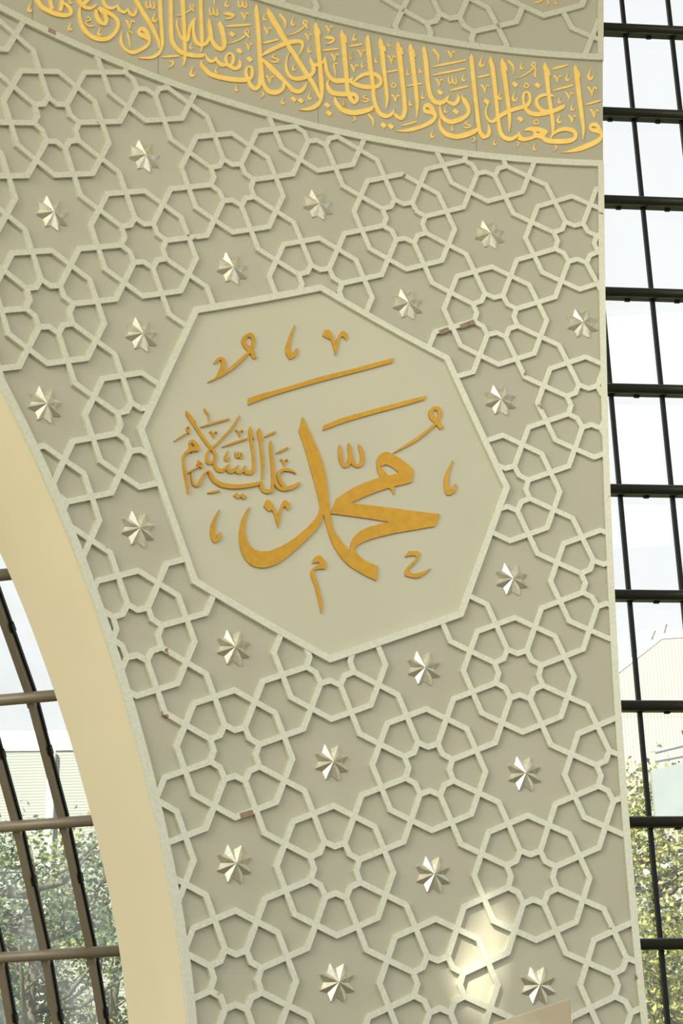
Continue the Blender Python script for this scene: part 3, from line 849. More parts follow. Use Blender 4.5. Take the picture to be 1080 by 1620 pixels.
    'm2': '''r1737,3603,1735,3607 1801,3639,1797,3648 1853,3681,1846,3692 1893,3720,1886,3731
r1915,3723,1905,3712 1899,3744,1887,3731 1885,3760,1872,3757 1894,3777,1890,3789 1902,3773,1913,3779 1897,3749,1907,3746 1886,3728,1894,3723
r1899,3724,1910,3727 1897,3689,1910,3689 1886,3657,1902,3659 1903,3639,1902,3653 1915,3662,1909,3664
r1668,3769,1679,3781 1686,3741,1702,3758 1707,3712,1723,3720 1714,3650,1717,3651
r1799,3780,1801,3779 1786,3756,1792,3754 1774,3732,1786,3730 1771,3711,1787,3720 1785,3698,1788,3715 1803,3711,1795,3718 1807,3729,1803,3730
r1719,3485,1721,3484 1702,3454,1710,3451 1687,3422,1702,3420 1683,3395,1704,3406 1701,3378,1705,3400 1724,3396,1714,3405 1730,3419,1725,3420
o1688,3546* 1714,3576* 1749,3549* 1723,3518*
o1882,3563* 1909,3593* 1943,3565* 1917,3535*
r1811,3583,1813,3585 1815,3569,1821,3577 1828,3557,1837,3564 1829,3545,1838,3540 1815,3534,1814,3522 1802,3541,1793,3534 1806,3552,1798,3557 1820,3568,1815,3573
r1456,3781,1459,3780 1439,3747,1448,3745 1423,3713,1439,3711 1419,3684,1441,3697 1438,3666,1442,3690 1463,3686,1452,3695 1469,3711,1463,3712
r1592,3467,1594,3466 1578,3440,1585,3438 1565,3413,1578,3412 1562,3390,1579,3400 1577,3376,1581,3395 1597,3391,1588,3399 1602,3411,1598,3412
r1167,3085,1169,3084 1157,3066,1162,3064 1148,3046,1157,3045 1146,3029,1158,3037 1157,3019,1159,3033 1171,3031,1165,3036 1175,3045,1172,3046
r1397,3561,1396,3566 1431,3569,1428,3586 1474,3586,1472,3603 1507,3601,1505,3614
r1424,3487,1421,3492 1429,3486,1435,3505 1435,3480,1449,3491 1446,3459,1457,3465 1457,3427,1459,3428
r1459,3427,1457,3427 1465,3457,1458,3457 1474,3485,1465,3488 1482,3498,1480,3510 1486,3493,1497,3504 1492,3486,1496,3488
o1434,3345* 1459,3376* 1494,3349* 1469,3319*
r1297,3134,1298,3131 1273,3122,1278,3114 1268,3102,1275,3112 1290,3095,1295,3106 1309,3089,1318,3097 1304,3084,1307,3073 1277,3076,1276,3064 1248,3073,1248,3070
r1327,2986,1327,2990 1337,2987,1342,2998 1341,2979,1352,2981 1335,2962,1341,2958 1316,2936,1317,2934''',
    'm3': '''r1290,3587,1292,3587 1277,3562,1283,3561 1265,3537,1277,3536 1262,3516,1278,3525 1277,3503,1280,3520 1295,3517,1287,3524 1299,3536,1295,3537
r1117,3242,1119,3241 1107,3222,1113,3221 1098,3202,1107,3202 1096,3186,1109,3193 1107,3176,1110,3190 1122,3187,1115,3193 1125,3202,1122,3202
r994,3006,996,3005 981,2981,988,2979 969,2955,981,2954 966,2933,983,2943 981,2921,984,2938 1000,2936,992,2943 1004,2954,1000,2955
r1012,3589,1011,3595 1102,3622,1099,3641 1220,3670,1218,3688 1309,3708,1307,3723
r1010,3509,1009,3514 1099,3542,1096,3560 1216,3589,1214,3607 1304,3627,1302,3641
r1148,3389,1147,3395 1200,3408,1196,3426 1267,3437,1264,3455 1318,3462,1315,3476
r1154,3761,1151,3766 1159,3761,1163,3779 1164,3756,1176,3766 1174,3737,1184,3742 1184,3708,1186,3709
r1186,3709,1184,3709 1191,3736,1185,3736 1199,3761,1191,3764 1207,3773,1204,3784 1210,3769,1220,3779 1215,3763,1219,3764
r1035,3474,1033,3478 1040,3474,1045,3491 1046,3468,1058,3479 1056,3449,1066,3455 1067,3420,1069,3421
r1069,3421,1067,3420 1074,3448,1067,3448 1082,3474,1074,3476 1090,3486,1087,3497 1093,3482,1103,3492 1099,3476,1102,3477
r1148,3530,1152,3530 1144,3505,1154,3508 1146,3474,1158,3481 1161,3458,1164,3471 1181,3477,1171,3480 1187,3510,1176,3508 1183,3539,1179,3538
r1179,3538,1183,3539 1179,3508,1189,3511 1182,3477,1193,3483 1195,3461,1199,3474 1218,3473,1207,3478 1221,3504,1210,3501 1213,3537,1209,3535
r1024,3764,1035,3776 1042,3737,1058,3754 1064,3709,1080,3718 1072,3649,1075,3649
o1038,3361* 1064,3392* 1099,3367* 1074,3336*
o1166,3205* 1191,3235* 1226,3210* 1201,3179*''',
    'm4': '''r659,3768,660,3767 650,3749,654,3748 641,3729,650,3729 639,3714,651,3721 650,3705,652,3718 663,3716,657,3721 666,3730,663,3731
r541,3592,543,3591 531,3571,536,3570 522,3550,531,3550 519,3533,533,3541 531,3523,534,3538 546,3536,539,3541 549,3551,546,3551
r808,3537,810,3536 798,3516,803,3515 789,3495,798,3495 786,3478,800,3486 798,3468,801,3482 813,3480,806,3486 816,3495,813,3496
r920,3580,922,3580 910,3560,915,3559 901,3539,910,3539 899,3523,912,3531 910,3513,913,3527 925,3525,918,3530 928,3539,925,3540
r929,3342,931,3341 918,3320,924,3319 909,3299,919,3298 906,3281,920,3289 919,3271,921,3286 934,3283,927,3289 937,3299,934,3299
r818,3256,819,3255 807,3234,812,3232 796,3211,807,3211 794,3193,808,3202 807,3182,809,3198 823,3196,815,3201 826,3211,823,3212
r631,3605,628,3609 636,3605,641,3623 642,3599,655,3611 653,3579,664,3586 665,3550,667,3551
r667,3551,665,3550 672,3580,665,3579 680,3607,671,3609 688,3620,685,3631 692,3616,702,3626 698,3609,701,3611
r653,3244,650,3248 658,3244,662,3261 663,3238,676,3249 673,3220,684,3226 685,3192,687,3193
r687,3193,685,3192 692,3220,685,3219 699,3245,691,3247 707,3257,704,3268 710,3253,720,3263 716,3247,719,3249
r669,3381,671,3383 673,3368,679,3376 687,3358,695,3365 688,3346,697,3342 674,3334,674,3323 661,3340,652,3332 664,3351,657,3355 678,3367,674,3372
r616,3455,615,3460 647,3463,645,3479 687,3480,686,3495 718,3494,716,3506
r786,3363,785,3368 829,3376,827,3391 884,3398,883,3412 926,3416,925,3427
r722,2979,721,2984 764,2996,761,3011 818,3022,815,3037 858,3044,856,3056
o542,2954* 567,2985* 602,2962* 578,2931*
o604,2957* 629,2988* 664,2965* 639,2934*
r437,3202,438,3199 413,3188,418,3181 408,3168,415,3178 430,3163,435,3174 449,3158,458,3167 444,3153,448,3143 418,3143,417,3132 389,3138,388,3135
r440,3027,450,3038 458,3004,472,3019 478,2980,493,2988 486,2926,489,2927
r317,2971,316,2975 327,2973,331,2984 331,2965,341,2968 325,2948,331,2945 307,2921,308,2920''',
    'm5': '''r362,3775,364,3775 349,3747,356,3746 337,3719,349,3719 334,3696,351,3708 350,3684,353,3703 369,3701,360,3708 373,3721,369,3722
r330,3586,332,3585 318,3560,324,3558 306,3533,318,3533 304,3512,320,3523 319,3500,322,3518 337,3516,329,3523 341,3535,337,3536
r420,3516,422,3516 410,3496,416,3495 401,3474,411,3474 399,3458,412,3466 411,3448,413,3462 426,3461,419,3466 429,3476,426,3476
r254,3123,256,3123 244,3102,249,3101 235,3081,244,3081 232,3064,246,3072 245,3054,247,3069 260,3067,253,3072 263,3082,260,3083
r371,3596,369,3601 376,3596,381,3614 382,3591,394,3603 392,3573,403,3579 404,3545,406,3546
r406,3546,404,3545 411,3573,404,3573 418,3599,410,3601 426,3612,423,3622 429,3608,439,3618 435,3602,438,3604
r306,3439,303,3444 311,3440,315,3458 317,3434,329,3446 327,3416,337,3422 339,3388,341,3389
r341,3388,339,3388 346,3417,339,3416 353,3443,345,3445 361,3455,358,3466 364,3452,375,3462 370,3446,374,3447
r305,3620,304,3625 340,3630,338,3647 387,3651,385,3667 422,3668,420,3681
o71,3021* 95,3053* 131,3031* 106,3000*
o82,2952* 107,2984* 142,2962* 118,2931*
r-78,3624,-81,3628 -73,3625,-69,3642 -67,3620,-56,3631 -57,3603,-48,3609 -46,3577,-44,3578
r-44,3577,-46,3577 -40,3604,-46,3603 -33,3629,-41,3631 -26,3641,-29,3651 -22,3638,-13,3648 -17,3633,-13,3634
r102,3750,99,3754 107,3750,111,3767 112,3745,124,3757 122,3728,132,3734 134,3701,136,3702
r136,3702,134,3702 140,3729,133,3728 147,3754,139,3756 154,3767,151,3776 158,3763,167,3773 163,3757,166,3759
r141,3499,138,3504 146,3500,151,3518 152,3494,165,3506 163,3476,173,3482 175,3447,177,3448
r177,3448,175,3447 182,3477,175,3476 189,3504,181,3505 197,3517,194,3527 201,3513,211,3524 207,3507,210,3509
r255,3126,256,3125 244,3105,250,3104 235,3083,245,3083 233,3066,246,3075 245,3056,248,3071 260,3069,253,3074 264,3084,260,3085
r331,3583,333,3583 319,3559,325,3558 308,3534,319,3534 305,3514,321,3524 320,3503,322,3520 337,3518,329,3524 341,3536,337,3536
r-33,3540,-32,3539 -44,3517,-38,3516 -54,3494,-43,3494 -56,3476,-42,3485 -42,3466,-40,3482 -27,3481,-34,3486 -24,3497,-27,3497
r-169,3331,-167,3331 -180,3309,-174,3308 -189,3286,-179,3287 -191,3268,-177,3278 -178,3259,-176,3274 -163,3273,-170,3278 -159,3289,-163,3289
r100,3639,101,3662 136,3643,141,3676 164,3650,182,3664 149,3630,159,3616 104,3589,105,3586
r69,3516,68,3521 113,3529,111,3546 170,3552,169,3568 213,3572,212,3584
r204,3434,197,3422 179,3440,182,3428 164,3408,175,3410 169,3365,180,3370 182,3313,184,3314''',
    'm6': '''r-429,3573,-432,3577 -424,3573,-420,3591 -419,3569,-407,3581 -408,3551,-398,3558 -396,3525,-394,3526
r-394,3526,-396,3525 -390,3553,-397,3552 -383,3579,-391,3580 -376,3592,-379,3602 -372,3588,-363,3599 -366,3583,-363,3585
r-413,3134,-416,3138 -408,3135,-404,3152 -402,3130,-391,3141 -392,3113,-382,3120 -380,3087,-378,3088
r-378,3088,-380,3087 -374,3115,-381,3113 -367,3140,-376,3141 -360,3152,-363,3162 -357,3149,-347,3159 -351,3143,-348,3145
r-411,3722,-409,3722 -421,3698,-415,3698 -431,3674,-420,3675 -433,3656,-419,3666 -419,3646,-417,3662 -403,3662,-411,3667 -400,3678,-404,3679
r-168,3766,-166,3765 -181,3738,-174,3737 -192,3709,-180,3710 -195,3687,-178,3699 -179,3675,-176,3694 -160,3693,-169,3699 -156,3713,-160,3714
r-266,3001,-264,3001 -276,2979,-271,2978 -286,2956,-276,2957 -288,2938,-274,2948 -275,2929,-273,2944 -259,2943,-266,2948 -256,2959,-259,2959
r-39,3112,-37,3112 -50,3088,-44,3087 -61,3064,-50,3064 -63,3045,-48,3055 -49,3034,-46,3051 -32,3049,-40,3055 -28,3066,-32,3067
r-436,3430,-438,3435 -395,3449,-400,3466 -343,3480,-346,3496 -303,3505,-306,3518
r-297,3745,-285,3759 -276,3720,-260,3740 -252,3694,-235,3705 -242,3633,-238,3634
r-223,3571,-224,3575 -161,3609,-165,3619 -110,3654,-118,3664 -67,3705,-75,3713
r-44,3694,-57,3683 -58,3721,-71,3706 -78,3734,-91,3725 -75,3752,-82,3760 -64,3752,-55,3762 -63,3733,-53,3733 -75,3709,-67,3706
r-326,3369,-325,3366 -355,3350,-349,3342 -361,3326,-352,3339 -333,3322,-328,3335 -310,3317,-299,3329 -316,3312,-311,3299 -348,3297,-349,3283 -383,3288,-384,3285
o-211,2998* -188,3029* -154,3010* -177,2979*
o-152,3002* -129,3033* -94,3014* -118,2983*
r-455,2977,-456,2980 -446,2979,-442,2990 -442,2972,-431,2976 -447,2955,-441,2952 -464,2927,-463,2926
o-582,3244* -558,3278* -521,3259* -545,3226*
r-655,2994,-653,2994 -664,2973,-659,2973 -673,2952,-663,2953 -675,2935,-662,2945 -662,2927,-660,2941 -648,2941,-655,2945 -645,2955,-648,2956''',
    'm7': '''r-1161,3419,-1162,3422 -1112,3450,-1116,3458 -1064,3498,-1070,3506 -1031,3531,-1036,3538
r-1017,3522,-1026,3512 -1031,3540,-1040,3530 -1045,3553,-1055,3548 -1038,3567,-1041,3576 -1030,3566,-1021,3572 -1033,3539,-1026,3540
r-735,3328,-736,3332 -670,3366,-674,3376 -613,3415,-619,3424 -567,3465,-573,3472
r-548,3448,-559,3438 -562,3472,-574,3459 -580,3489,-592,3482 -575,3504,-580,3513 -564,3505,-555,3515 -564,3485,-555,3486 -573,3466,-566,3464
r-888,3602,-884,3603 -891,3578,-881,3583 -887,3549,-876,3558 -871,3537,-869,3550 -852,3558,-862,3559 -848,3590,-859,3586 -854,3617,-857,3615
r-857,3615,-854,3617 -856,3587,-847,3592 -852,3558,-841,3566 -838,3546,-834,3559 -815,3561,-826,3565 -814,3591,-825,3586 -824,3621,-827,3619
r-642,3763,-639,3764 -646,3739,-635,3744 -642,3710,-631,3718 -626,3697,-624,3710 -607,3718,-617,3719 -603,3751,-613,3747 -609,3778,-612,3776
r-612,3776,-609,3778 -610,3747,-601,3752 -607,3718,-596,3726 -593,3705,-589,3719 -570,3721,-581,3724 -568,3751,-579,3746 -578,3781,-581,3779
r-765,3584,-764,3604 -729,3590,-724,3622 -690,3597,-675,3615 -707,3585,-701,3570 -759,3545,-758,3541
r-750,3478,-751,3484 -686,3499,-687,3519 -600,3536,-602,3555 -536,3565,-537,3580
o-729,3421* -705,3455* -669,3437* -693,3403*
o-667,3290* -643,3324* -606,3306* -630,3272*
r-623,3641,-626,3645 -618,3641,-614,3659 -612,3637,-600,3649 -601,3620,-591,3627 -589,3594,-587,3595
r-587,3595,-589,3594 -583,3622,-590,3621 -576,3648,-585,3649 -569,3661,-572,3671 -566,3658,-556,3669 -560,3652,-556,3654
r-588,3374,-590,3378 -583,3375,-579,3392 -577,3371,-566,3382 -567,3354,-557,3361 -555,3329,-553,3331
r-553,3330,-555,3330 -550,3356,-556,3355 -543,3381,-551,3382 -536,3393,-539,3403 -533,3390,-524,3400 -527,3385,-524,3387
r-733,3744,-731,3743 -745,3717,-738,3716 -755,3690,-744,3691 -758,3669,-741,3681 -742,3659,-740,3677 -724,3677,-733,3682 -721,3695,-725,3696
r-1037,3232,-1035,3232 -1045,3212,-1040,3212 -1053,3192,-1044,3193 -1055,3176,-1043,3186 -1043,3169,-1041,3182 -1030,3183,-1036,3186 -1027,3196,-1030,3197
r-1023,3030,-1020,3030 -1037,2998,-1029,2997 -1050,2965,-1035,2967 -1053,2939,-1033,2954 -1033,2928,-1031,2949 -1011,2949,-1022,2955 -1007,2972,-1012,2972
r-823,3096,-821,3096 -832,3076,-827,3075 -840,3055,-831,3056 -842,3039,-829,3048 -830,3031,-828,3045 -816,3045,-823,3049 -813,3059,-816,3059
r-853,3733,-842,3737 -850,3682,-841,3686 -845,3640,-843,3641''',
    'm8': '''r-1591,3196,-1595,3200 -1586,3197,-1582,3217 -1579,3193,-1565,3208 -1566,3175,-1555,3184 -1551,3147,-1549,3149
r-1549,3148,-1551,3147 -1545,3179,-1553,3177 -1538,3209,-1548,3209 -1530,3224,-1534,3234 -1526,3220,-1515,3234 -1519,3215,-1515,3218
r-1526,3126,-1532,3115 -1551,3132,-1552,3122 -1569,3104,-1560,3108 -1559,3059,-1550,3064 -1541,2992,-1539,2994
r-1421,3453,-1417,3455 -1424,3430,-1413,3435 -1419,3402,-1408,3411 -1403,3390,-1401,3403 -1385,3412,-1395,3413 -1381,3444,-1392,3440 -1388,3470,-1391,3468
r-1390,3468,-1388,3470 -1389,3440,-1380,3445 -1384,3412,-1374,3421 -1370,3401,-1367,3414 -1348,3417,-1359,3420 -1347,3447,-1358,3441 -1357,3475,-1361,3473
r-1342,3383,-1340,3383 -1355,3352,-1347,3352 -1367,3321,-1353,3323 -1369,3297,-1350,3312 -1351,3287,-1348,3307 -1331,3308,-1341,3313 -1327,3329,-1331,3329
r-1286,3007,-1286,3012 -1242,3021,-1243,3039 -1184,3048,-1185,3065 -1140,3069,-1141,3083
r-1220,2989,-1222,2994 -1203,2998,-1199,3014 -1198,2991,-1183,2996 -1207,2966,-1201,2961 -1235,2930,-1234,2928
r-2357,3012,-2355,3012 -2368,2984,-2361,2984 -2378,2955,-2365,2958 -2379,2934,-2363,2949 -2362,2927,-2361,2945 -2345,2947,-2354,2951 -2342,2966,-2346,2965
r-2031,2998,-2029,2998 -2040,2975,-2034,2975 -2049,2950,-2038,2953 -2050,2932,-2036,2944 -2036,2925,-2035,2941 -2021,2942,-2029,2946 -2018,2958,-2022,2958
r-1790,3059,-1788,3059 -1801,3034,-1794,3034 -1810,3009,-1799,3011 -1811,2990,-1796,3002 -1796,2983,-1795,2999 -1780,3000,-1788,3004 -1777,3017,-1781,3017
r-2035,3213,-2034,3213 -2043,3193,-2038,3193 -2051,3172,-2042,3174 -2052,3157,-2040,3167 -2040,3152,-2039,3164 -2027,3166,-2034,3169 -2025,3179,-2028,3179
r-1906,3087,-1910,3092 -1890,3101,-1888,3113 -1876,3093,-1867,3093 -1902,3070,-1897,3064 -1916,3039,-1907,3048 -1880,3027,-1878,3040 -1828,3060,-1829,3063''',
    'upper': '''r1940,4372,1940,4375 1970,4380,1967,4392 2004,4399,2001,4410 2027,4417,2025,4423
r2046,4399,2046,4402 2059,4397,2066,4408 2060,4389,2069,4385 2046,4370,2048,4368
r2136,4441,2138,4440 2120,4414,2128,4413 2121,4392,2130,4403 2140,4388,2138,4398 2147,4406,2144,4407''',
}



def catmull(P, n=6, closed=False):
    out = []
    k = len(P)
    if closed:
        g = lambda i: P[i % k]
        rng = range(k)
    else:
        ext = [tuple(2 * a - b for a, b in zip(P[0], P[1]))] + list(P) + [tuple(2 * a - b for a, b in zip(P[-1], P[-2]))]
        g = lambda i: ext[i + 1]
        rng = range(k - 1)
    for i in rng:
        p0, p1, p2, p3 = g(i - 1), g(i), g(i + 1), g(i + 2)
        for t in (j / n for j in range(n)):
            out.append(tuple(0.5 * (2 * b + (c - a) * t + (2 * a - 5 * b + 4 * c - d) * t * t + (-a + 3 * b - 3 * c + d) * t ** 3)
                             for a, b, c, d in zip(p0, p1, p2, p3)))
    if not closed:
        out.append(tuple(P[-1]))
    return out


def outline(txt):
    pts, cor = [], []
    for tkn in txt.split():
        c = tkn.endswith('*')
        a, b = tkn.rstrip('*').split(',')
        pts.append((int(a) / 1000, int(b) / 1000))
        cor.append(c)
    if not any(cor):
        return catmull(pts, 5, True)
    k0 = cor.index(True)
    pts, cor = pts[k0:] + pts[:k0], cor[k0:] + cor[:k0]
    pts.append(pts[0])
    cor.append(True)
    out, i = [], 0
    while i < len(pts) - 1:
        j = i + 1
        while not cor[j]:
            j += 1
        seg = pts[i:j + 1]
        out += (seg if len(seg) == 2 else catmull(seg, 5))[:-1]
        i = j
    return out


def glyph_mesh(txt, h0, h1):
    m = MB()
    lift = 0.0
    for line in txt.strip().split('\n'):
        top = h1 + lift
        lift += 0.00025                       # strokes that cross lie one over the other
        if line[0] == 'o':
            loops = [outline(x) for x in line[1:].split('|')]
            m.prism(loops[0], h0, top, loops[1:])
            continue
        P = [tuple(int(x) / 1000 for x in q.split(',')) for q in line[1:].split()]
        D = catmull(P, 7)
        vs, fs = [], []
        for a, b, c, d in D:
            vs += [W(a, b, h0), W(a, b, top), W(c, d, top), W(c, d, h0)]
        for i in range(len(D) - 1):
            a, b = 4 * i, 4 * i + 4
            for e in range(3):
                fs.append((a + e, a + e + 1, b + e + 1, b + e))
        n = len(D)
        fs += [(3, 2, 1, 0), (4 * n - 4, 4 * n - 3, 4 * n - 2, 4 * n - 1)]
        m.add(vs, fs)
    return m


med = empty('octagon_medallion', W(0, -1.4, 0), 'large octagonal medallion with big gold calligraphy in the middle of the wall', 'medallion')
oc = [p for k in range(8) for p in dense(OCT[k], OCT[(k + 1) % 8], 8)[:-1]]
m = MB()
NR = 14
vs = [W(0, 0, HB + 0.003)]
for r_ in range(1, NR + 1):
    vs += [W(p[0] * r_ / NR, p[1] * r_ / NR, HB + 0.003) for p in oc]
k = len(oc)
fs = [(0, 1 + (i + 1) % k, 1 + i) for i in range(k)]
for r_ in range(NR - 1):
    for i in range(k):
        a, b = 1 + r_ * k + i, 1 + r_ * k + (i + 1) % k
        fs.append((a, b, b + k, a + k))
m.add(vs, fs)
m.build('field', M_FIELD, med, smooth=True)
strip(med, 'frame', oc, 0.05, h1=0.004, closed=True)
LB, LT = HB + 0.003, HB + 0.016
for nm, key, lab in (('name_lettering', 'name', 'big gold Arabic name in broad strokes'),
                     ('blessing_lettering', 'blessing', 'smaller gold Arabic words at the left'),):
    glyph_mesh(GLYPHS[key], LB, LT).build(nm, M_GOLD, med)['label'] = lab


def bbox(line):
    xs, ys = [], []
    for tkn in line[1:].replace('|', ' ').split():
        q = [int(x) for x in tkn.rstrip('*').split(',')]
        xs += q[0::2]
        ys += q[1::2]
    return min(xs), max(xs), min(ys), max(ys)


def single_marks(txt):
    """Groups strokes that follow one another and touch into one mark each."""
    out = []
    for line in txt.strip().split('\n'):
        b_ = bbox(line)
        if out and line[0] == 'r' and out[-1][0][-1][0] == 'r':
            p = out[-1][1]
            if b_[0] <= p[1] + 2 and b_[1] >= p[0] - 2 and b_[2] <= p[3] + 2 and b_[3] >= p[2] - 2:
                out[-1][0].append(line)
                out[-1] = (out[-1][0], (min(p[0], b_[0]), max(p[1], b_[1]), min(p[2], b_[2]), max(p[3], b_[3])))
                continue
        out.append(([line], b_))
    return ['\n'.join(g) for g, _ in out]


for key in ('name_marks', 'blessing_marks'):
    for g in single_marks(GLYPHS[key]):
        glyph_mesh(g, LB, LT).build('vowel_mark', M_GOLD, med)

band = empty('inscription_band', W(0.6, 2.8, 0), 'curved band of bright gold Arabic calligraphy across the top of the wall', 'inscription')
seams = [-4.5, -2.336, -1.309, 0.0246, 1.356, 2.44]
for a, b in zip(seams, seams[1:]):
    m = MB()
    n = 10
    lo = [(a + 0.003 + (b - a - 0.006) * i / n) for i in range(n + 1)]
    vs, fs = [], []
    for s in lo:
        for t in (0, 1):
            vs.append(W(min(s, right_edge(band_low(s) + 0.02 if t == 0 else band_top(s)) - 0.004), band_low(s) + 0.02 if t == 0 else band_top(s) - 0.02, HB + 0.004))
    for i in range(n):
        fs.append((2 * i, 2 * i + 2, 2 * i + 3, 2 * i + 1))
    e = len(vs)
    m.add(vs, fs)
    m.build('band_panel', M_BAND, band, smooth=True)
BB, BT = HB + 0.004, HB + 0.015
for i in range(1, 9):
    txt = GLYPHS['w%d' % i].strip().split('\n')
    bb = [bbox(x) for x in txt]
    wd = bpy.data.objects.new('word', None)
    COL.objects.link(wd)
    wd.empty_display_size = 0.1
    wd.location = W(sum(q[0] + q[1] for q in bb) / len(bb) / 2000, sum(q[2] + q[3] for q in bb) / len(bb) / 2000, HB)
    wd.parent = band
    wd.matrix_parent_inverse = Matrix.Translation(-band.location)
    for k, line in enumerate(txt):
        glyph_mesh(line, BB, BT + 0.0003 * k).build('letter', M_GOLDB, wd)
    for g in single_marks(GLYPHS['m%d' % i]):
        glyph_mesh(g, BB, BT - 0.002).build('vowel_mark', M_GOLDB, wd)
for wd in [o for o in bpy.data.objects if o.name.startswith('word')]:
    for ch in wd.children:
        ch.matrix_parent_inverse = Matrix.Translation(-wd.location)
glyph_mesh(GLYPHS['upper'], HB + 0.003, HB + 0.014).build('lettering', M_GOLDB, ro)


# ------------------------------------------------------------------ star bosses
def boss_mesh():
    m = MB()
    R1, R2 = 0.128, 0.091
    pts = []
    for k in range(16):
        a = math.radians(22.5 * k + 22.5)
        r_ = R1 if k % 2 == 0 else R2
        pts.append((r_ * math.cos(a), r_ * math.sin(a)))
    # local frame: x along the wall, y up the wall, z towards the room
    vs = [(0, 0, 0.042)] + [(x, y, 0.016 if i % 2 == 0 else 0.002) for i, (x, y) in enumerate(pts)] + [(x, y, 0.0) for x, y in pts]
    fs = []
    for i in range(16):
        j = (i + 1) % 16
        fs.append((0, 1 + i, 1 + j))
        fs.append((1 + i, 17 + i, 17 + j, 1 + j))
    m.add(vs, fs)
    me = bpy.data.meshes.new('star_boss')
    me.from_pydata(m.v, [], m.f)
    me.materials.append(M_BOSS)
    me.update()
    return me


BME = boss_mesh()
BOSSES = [
    ((-4, 2), 'highest silver star boss on the left, under the left half of the band'),
    ((-4, 1), 'silver star boss at the far left, highest one near the left photo edge'),
    ((-3, 3), 'silver star boss above the top corner of the big medallion'),
    ((-3, 2), 'silver star boss just above the upper left edge of the big medallion'),
    ((-2, 4), 'silver star boss closest under the band on the right half'),
    ((-2, 3), 'silver star boss above the upper right edge of the big medallion'),
    ((-3, 1), 'silver star boss off the upper left corner of the big medallion'),
    ((-1, 4), 'silver star boss beside the right border, level with the medallion top'),
    ((-3, 0), 'silver star boss beside the cream arch, the highest one along it'),
    ((-1, 3), 'silver star boss right of the medallion, level with its long gold stroke'),
    ((-2, 0), 'silver star boss left of the big medallion, halfway along its left side'),
    ((-1, 0), 'silver star boss below the lower left edge of the big medallion'),
    ((0, 2), 'silver star boss beside the lower right corner of the big medallion'),
    ((0, 1), 'silver star boss under the lower right edge of the big medallion'),
    ((0, 0), 'silver star boss straight below the bottom corner of the big medallion'),
    ((1, 1), 'silver star boss low on the right, next above the one over the stone parapet'),
    ((0, -1), 'silver star boss low on the left, lowest one near the cream arch'),
    ((1, 0), 'silver star boss just above and left of the bright sun patch'),
    ((1, -1), 'silver star boss at the bottom of the photo, left of the sun patch'),
    ((2, 0), 'silver star boss just above the beige stone parapet'),
]
for (ij, lab) in BOSSES:
    s, z = uv2sz(*ij)
    o = bpy.data.objects.new('star_boss', BME)
    COL.objects.link(o)
    p = Vector(W(s, z, HB))
    t = s / RAD
    ex, ey, ez = Vector((math.cos(t), -math.sin(t), 0)), Vector((0, 0, 1)), Vector((-math.sin(t), -math.cos(t), 0))
    o.matrix_world = Matrix(((ex.x, ey.x, ez.x, p.x), (ex.y, ey.y, ez.y, p.y), (ex.z, ey.z, ez.z, p.z), (0, 0, 0, 1)))
    tag(o, lab, 'star boss', 'silver star bosses on the wall')

# ------------------------------------------------------------------ right glazed wall
hr = Vector((math.sin(math.radians(109)), math.cos(math.radians(109)), 0))
nr = Vector((hr.y, -hr.x, 0))
PR = Vector((2.528, 0.603, ZF))
w2 = empty('window_2', PR + hr * 1.0 - Vector((0, 0, ZF)), 'tall glazed wall right of the lattice with dark tubes and bars', kind='structure')
UZ = Vector((0, 0, 1))
T0, T1 = -0.75, 6.2
tz = [4.825 - 0.8875 * i for i in range(-2, 13)]
mull = [0.331 + 0.43 * k for k in range(-2, 14)]
for z in tz:
    if z < -ZF + 0.1:
        continue
    c = PR + UZ * z
    m = MB()
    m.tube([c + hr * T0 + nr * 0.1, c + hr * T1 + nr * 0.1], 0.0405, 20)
    o = m.build('transom_tube', M_FRAME_BACKLIT, w2, smooth=True)
    m = MB()
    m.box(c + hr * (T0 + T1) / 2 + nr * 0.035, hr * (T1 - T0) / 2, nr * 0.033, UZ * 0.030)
    m.build('transom_bar', M_FRAME_BACKLIT, w2)
    m = MB()
    for x in mull:
        m.box(c + hr * (x + 0.215) + nr * 0.02 - UZ * 0.033, hr * 0.022, nr * 0.015, UZ * 0.008)
        m.box(c + hr * x + nr * 0.05 - UZ * 0.0, hr * 0.028, nr * 0.03, UZ * 0.0315)
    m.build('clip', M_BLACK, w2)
for x in mull:
    m = MB()
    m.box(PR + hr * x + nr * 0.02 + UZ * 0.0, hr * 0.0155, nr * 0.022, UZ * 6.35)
    m.build('mullion', M_BLACK, w2)  # near-black here stands in for backlight on the bars
m = MB()
c = PR - nr * 0.01
m.add([c + hr * T0 - UZ * 6.35, c + hr * T1 - UZ * 6.35, c + hr * T1 + UZ * 6.5, c + hr * T0 + UZ * 6.5], [(0, 1, 2, 3)])
m.build('pane', M_GLASS_R, w2)

# ------------------------------------------------------------------ left glazed apse: facets that lean in more the higher they go
hl = Vector((math.sin(math.radians(128)), math.cos(math.radians(128)), 0))
nl = Vector((hl.y, -hl.x, 0))
K = 13.0 / 12.1
CAMZ = CAM


def lp(x, y, z):
    return CAMZ + (Vector((x, y, z + ZF)) - CAMZ) * K


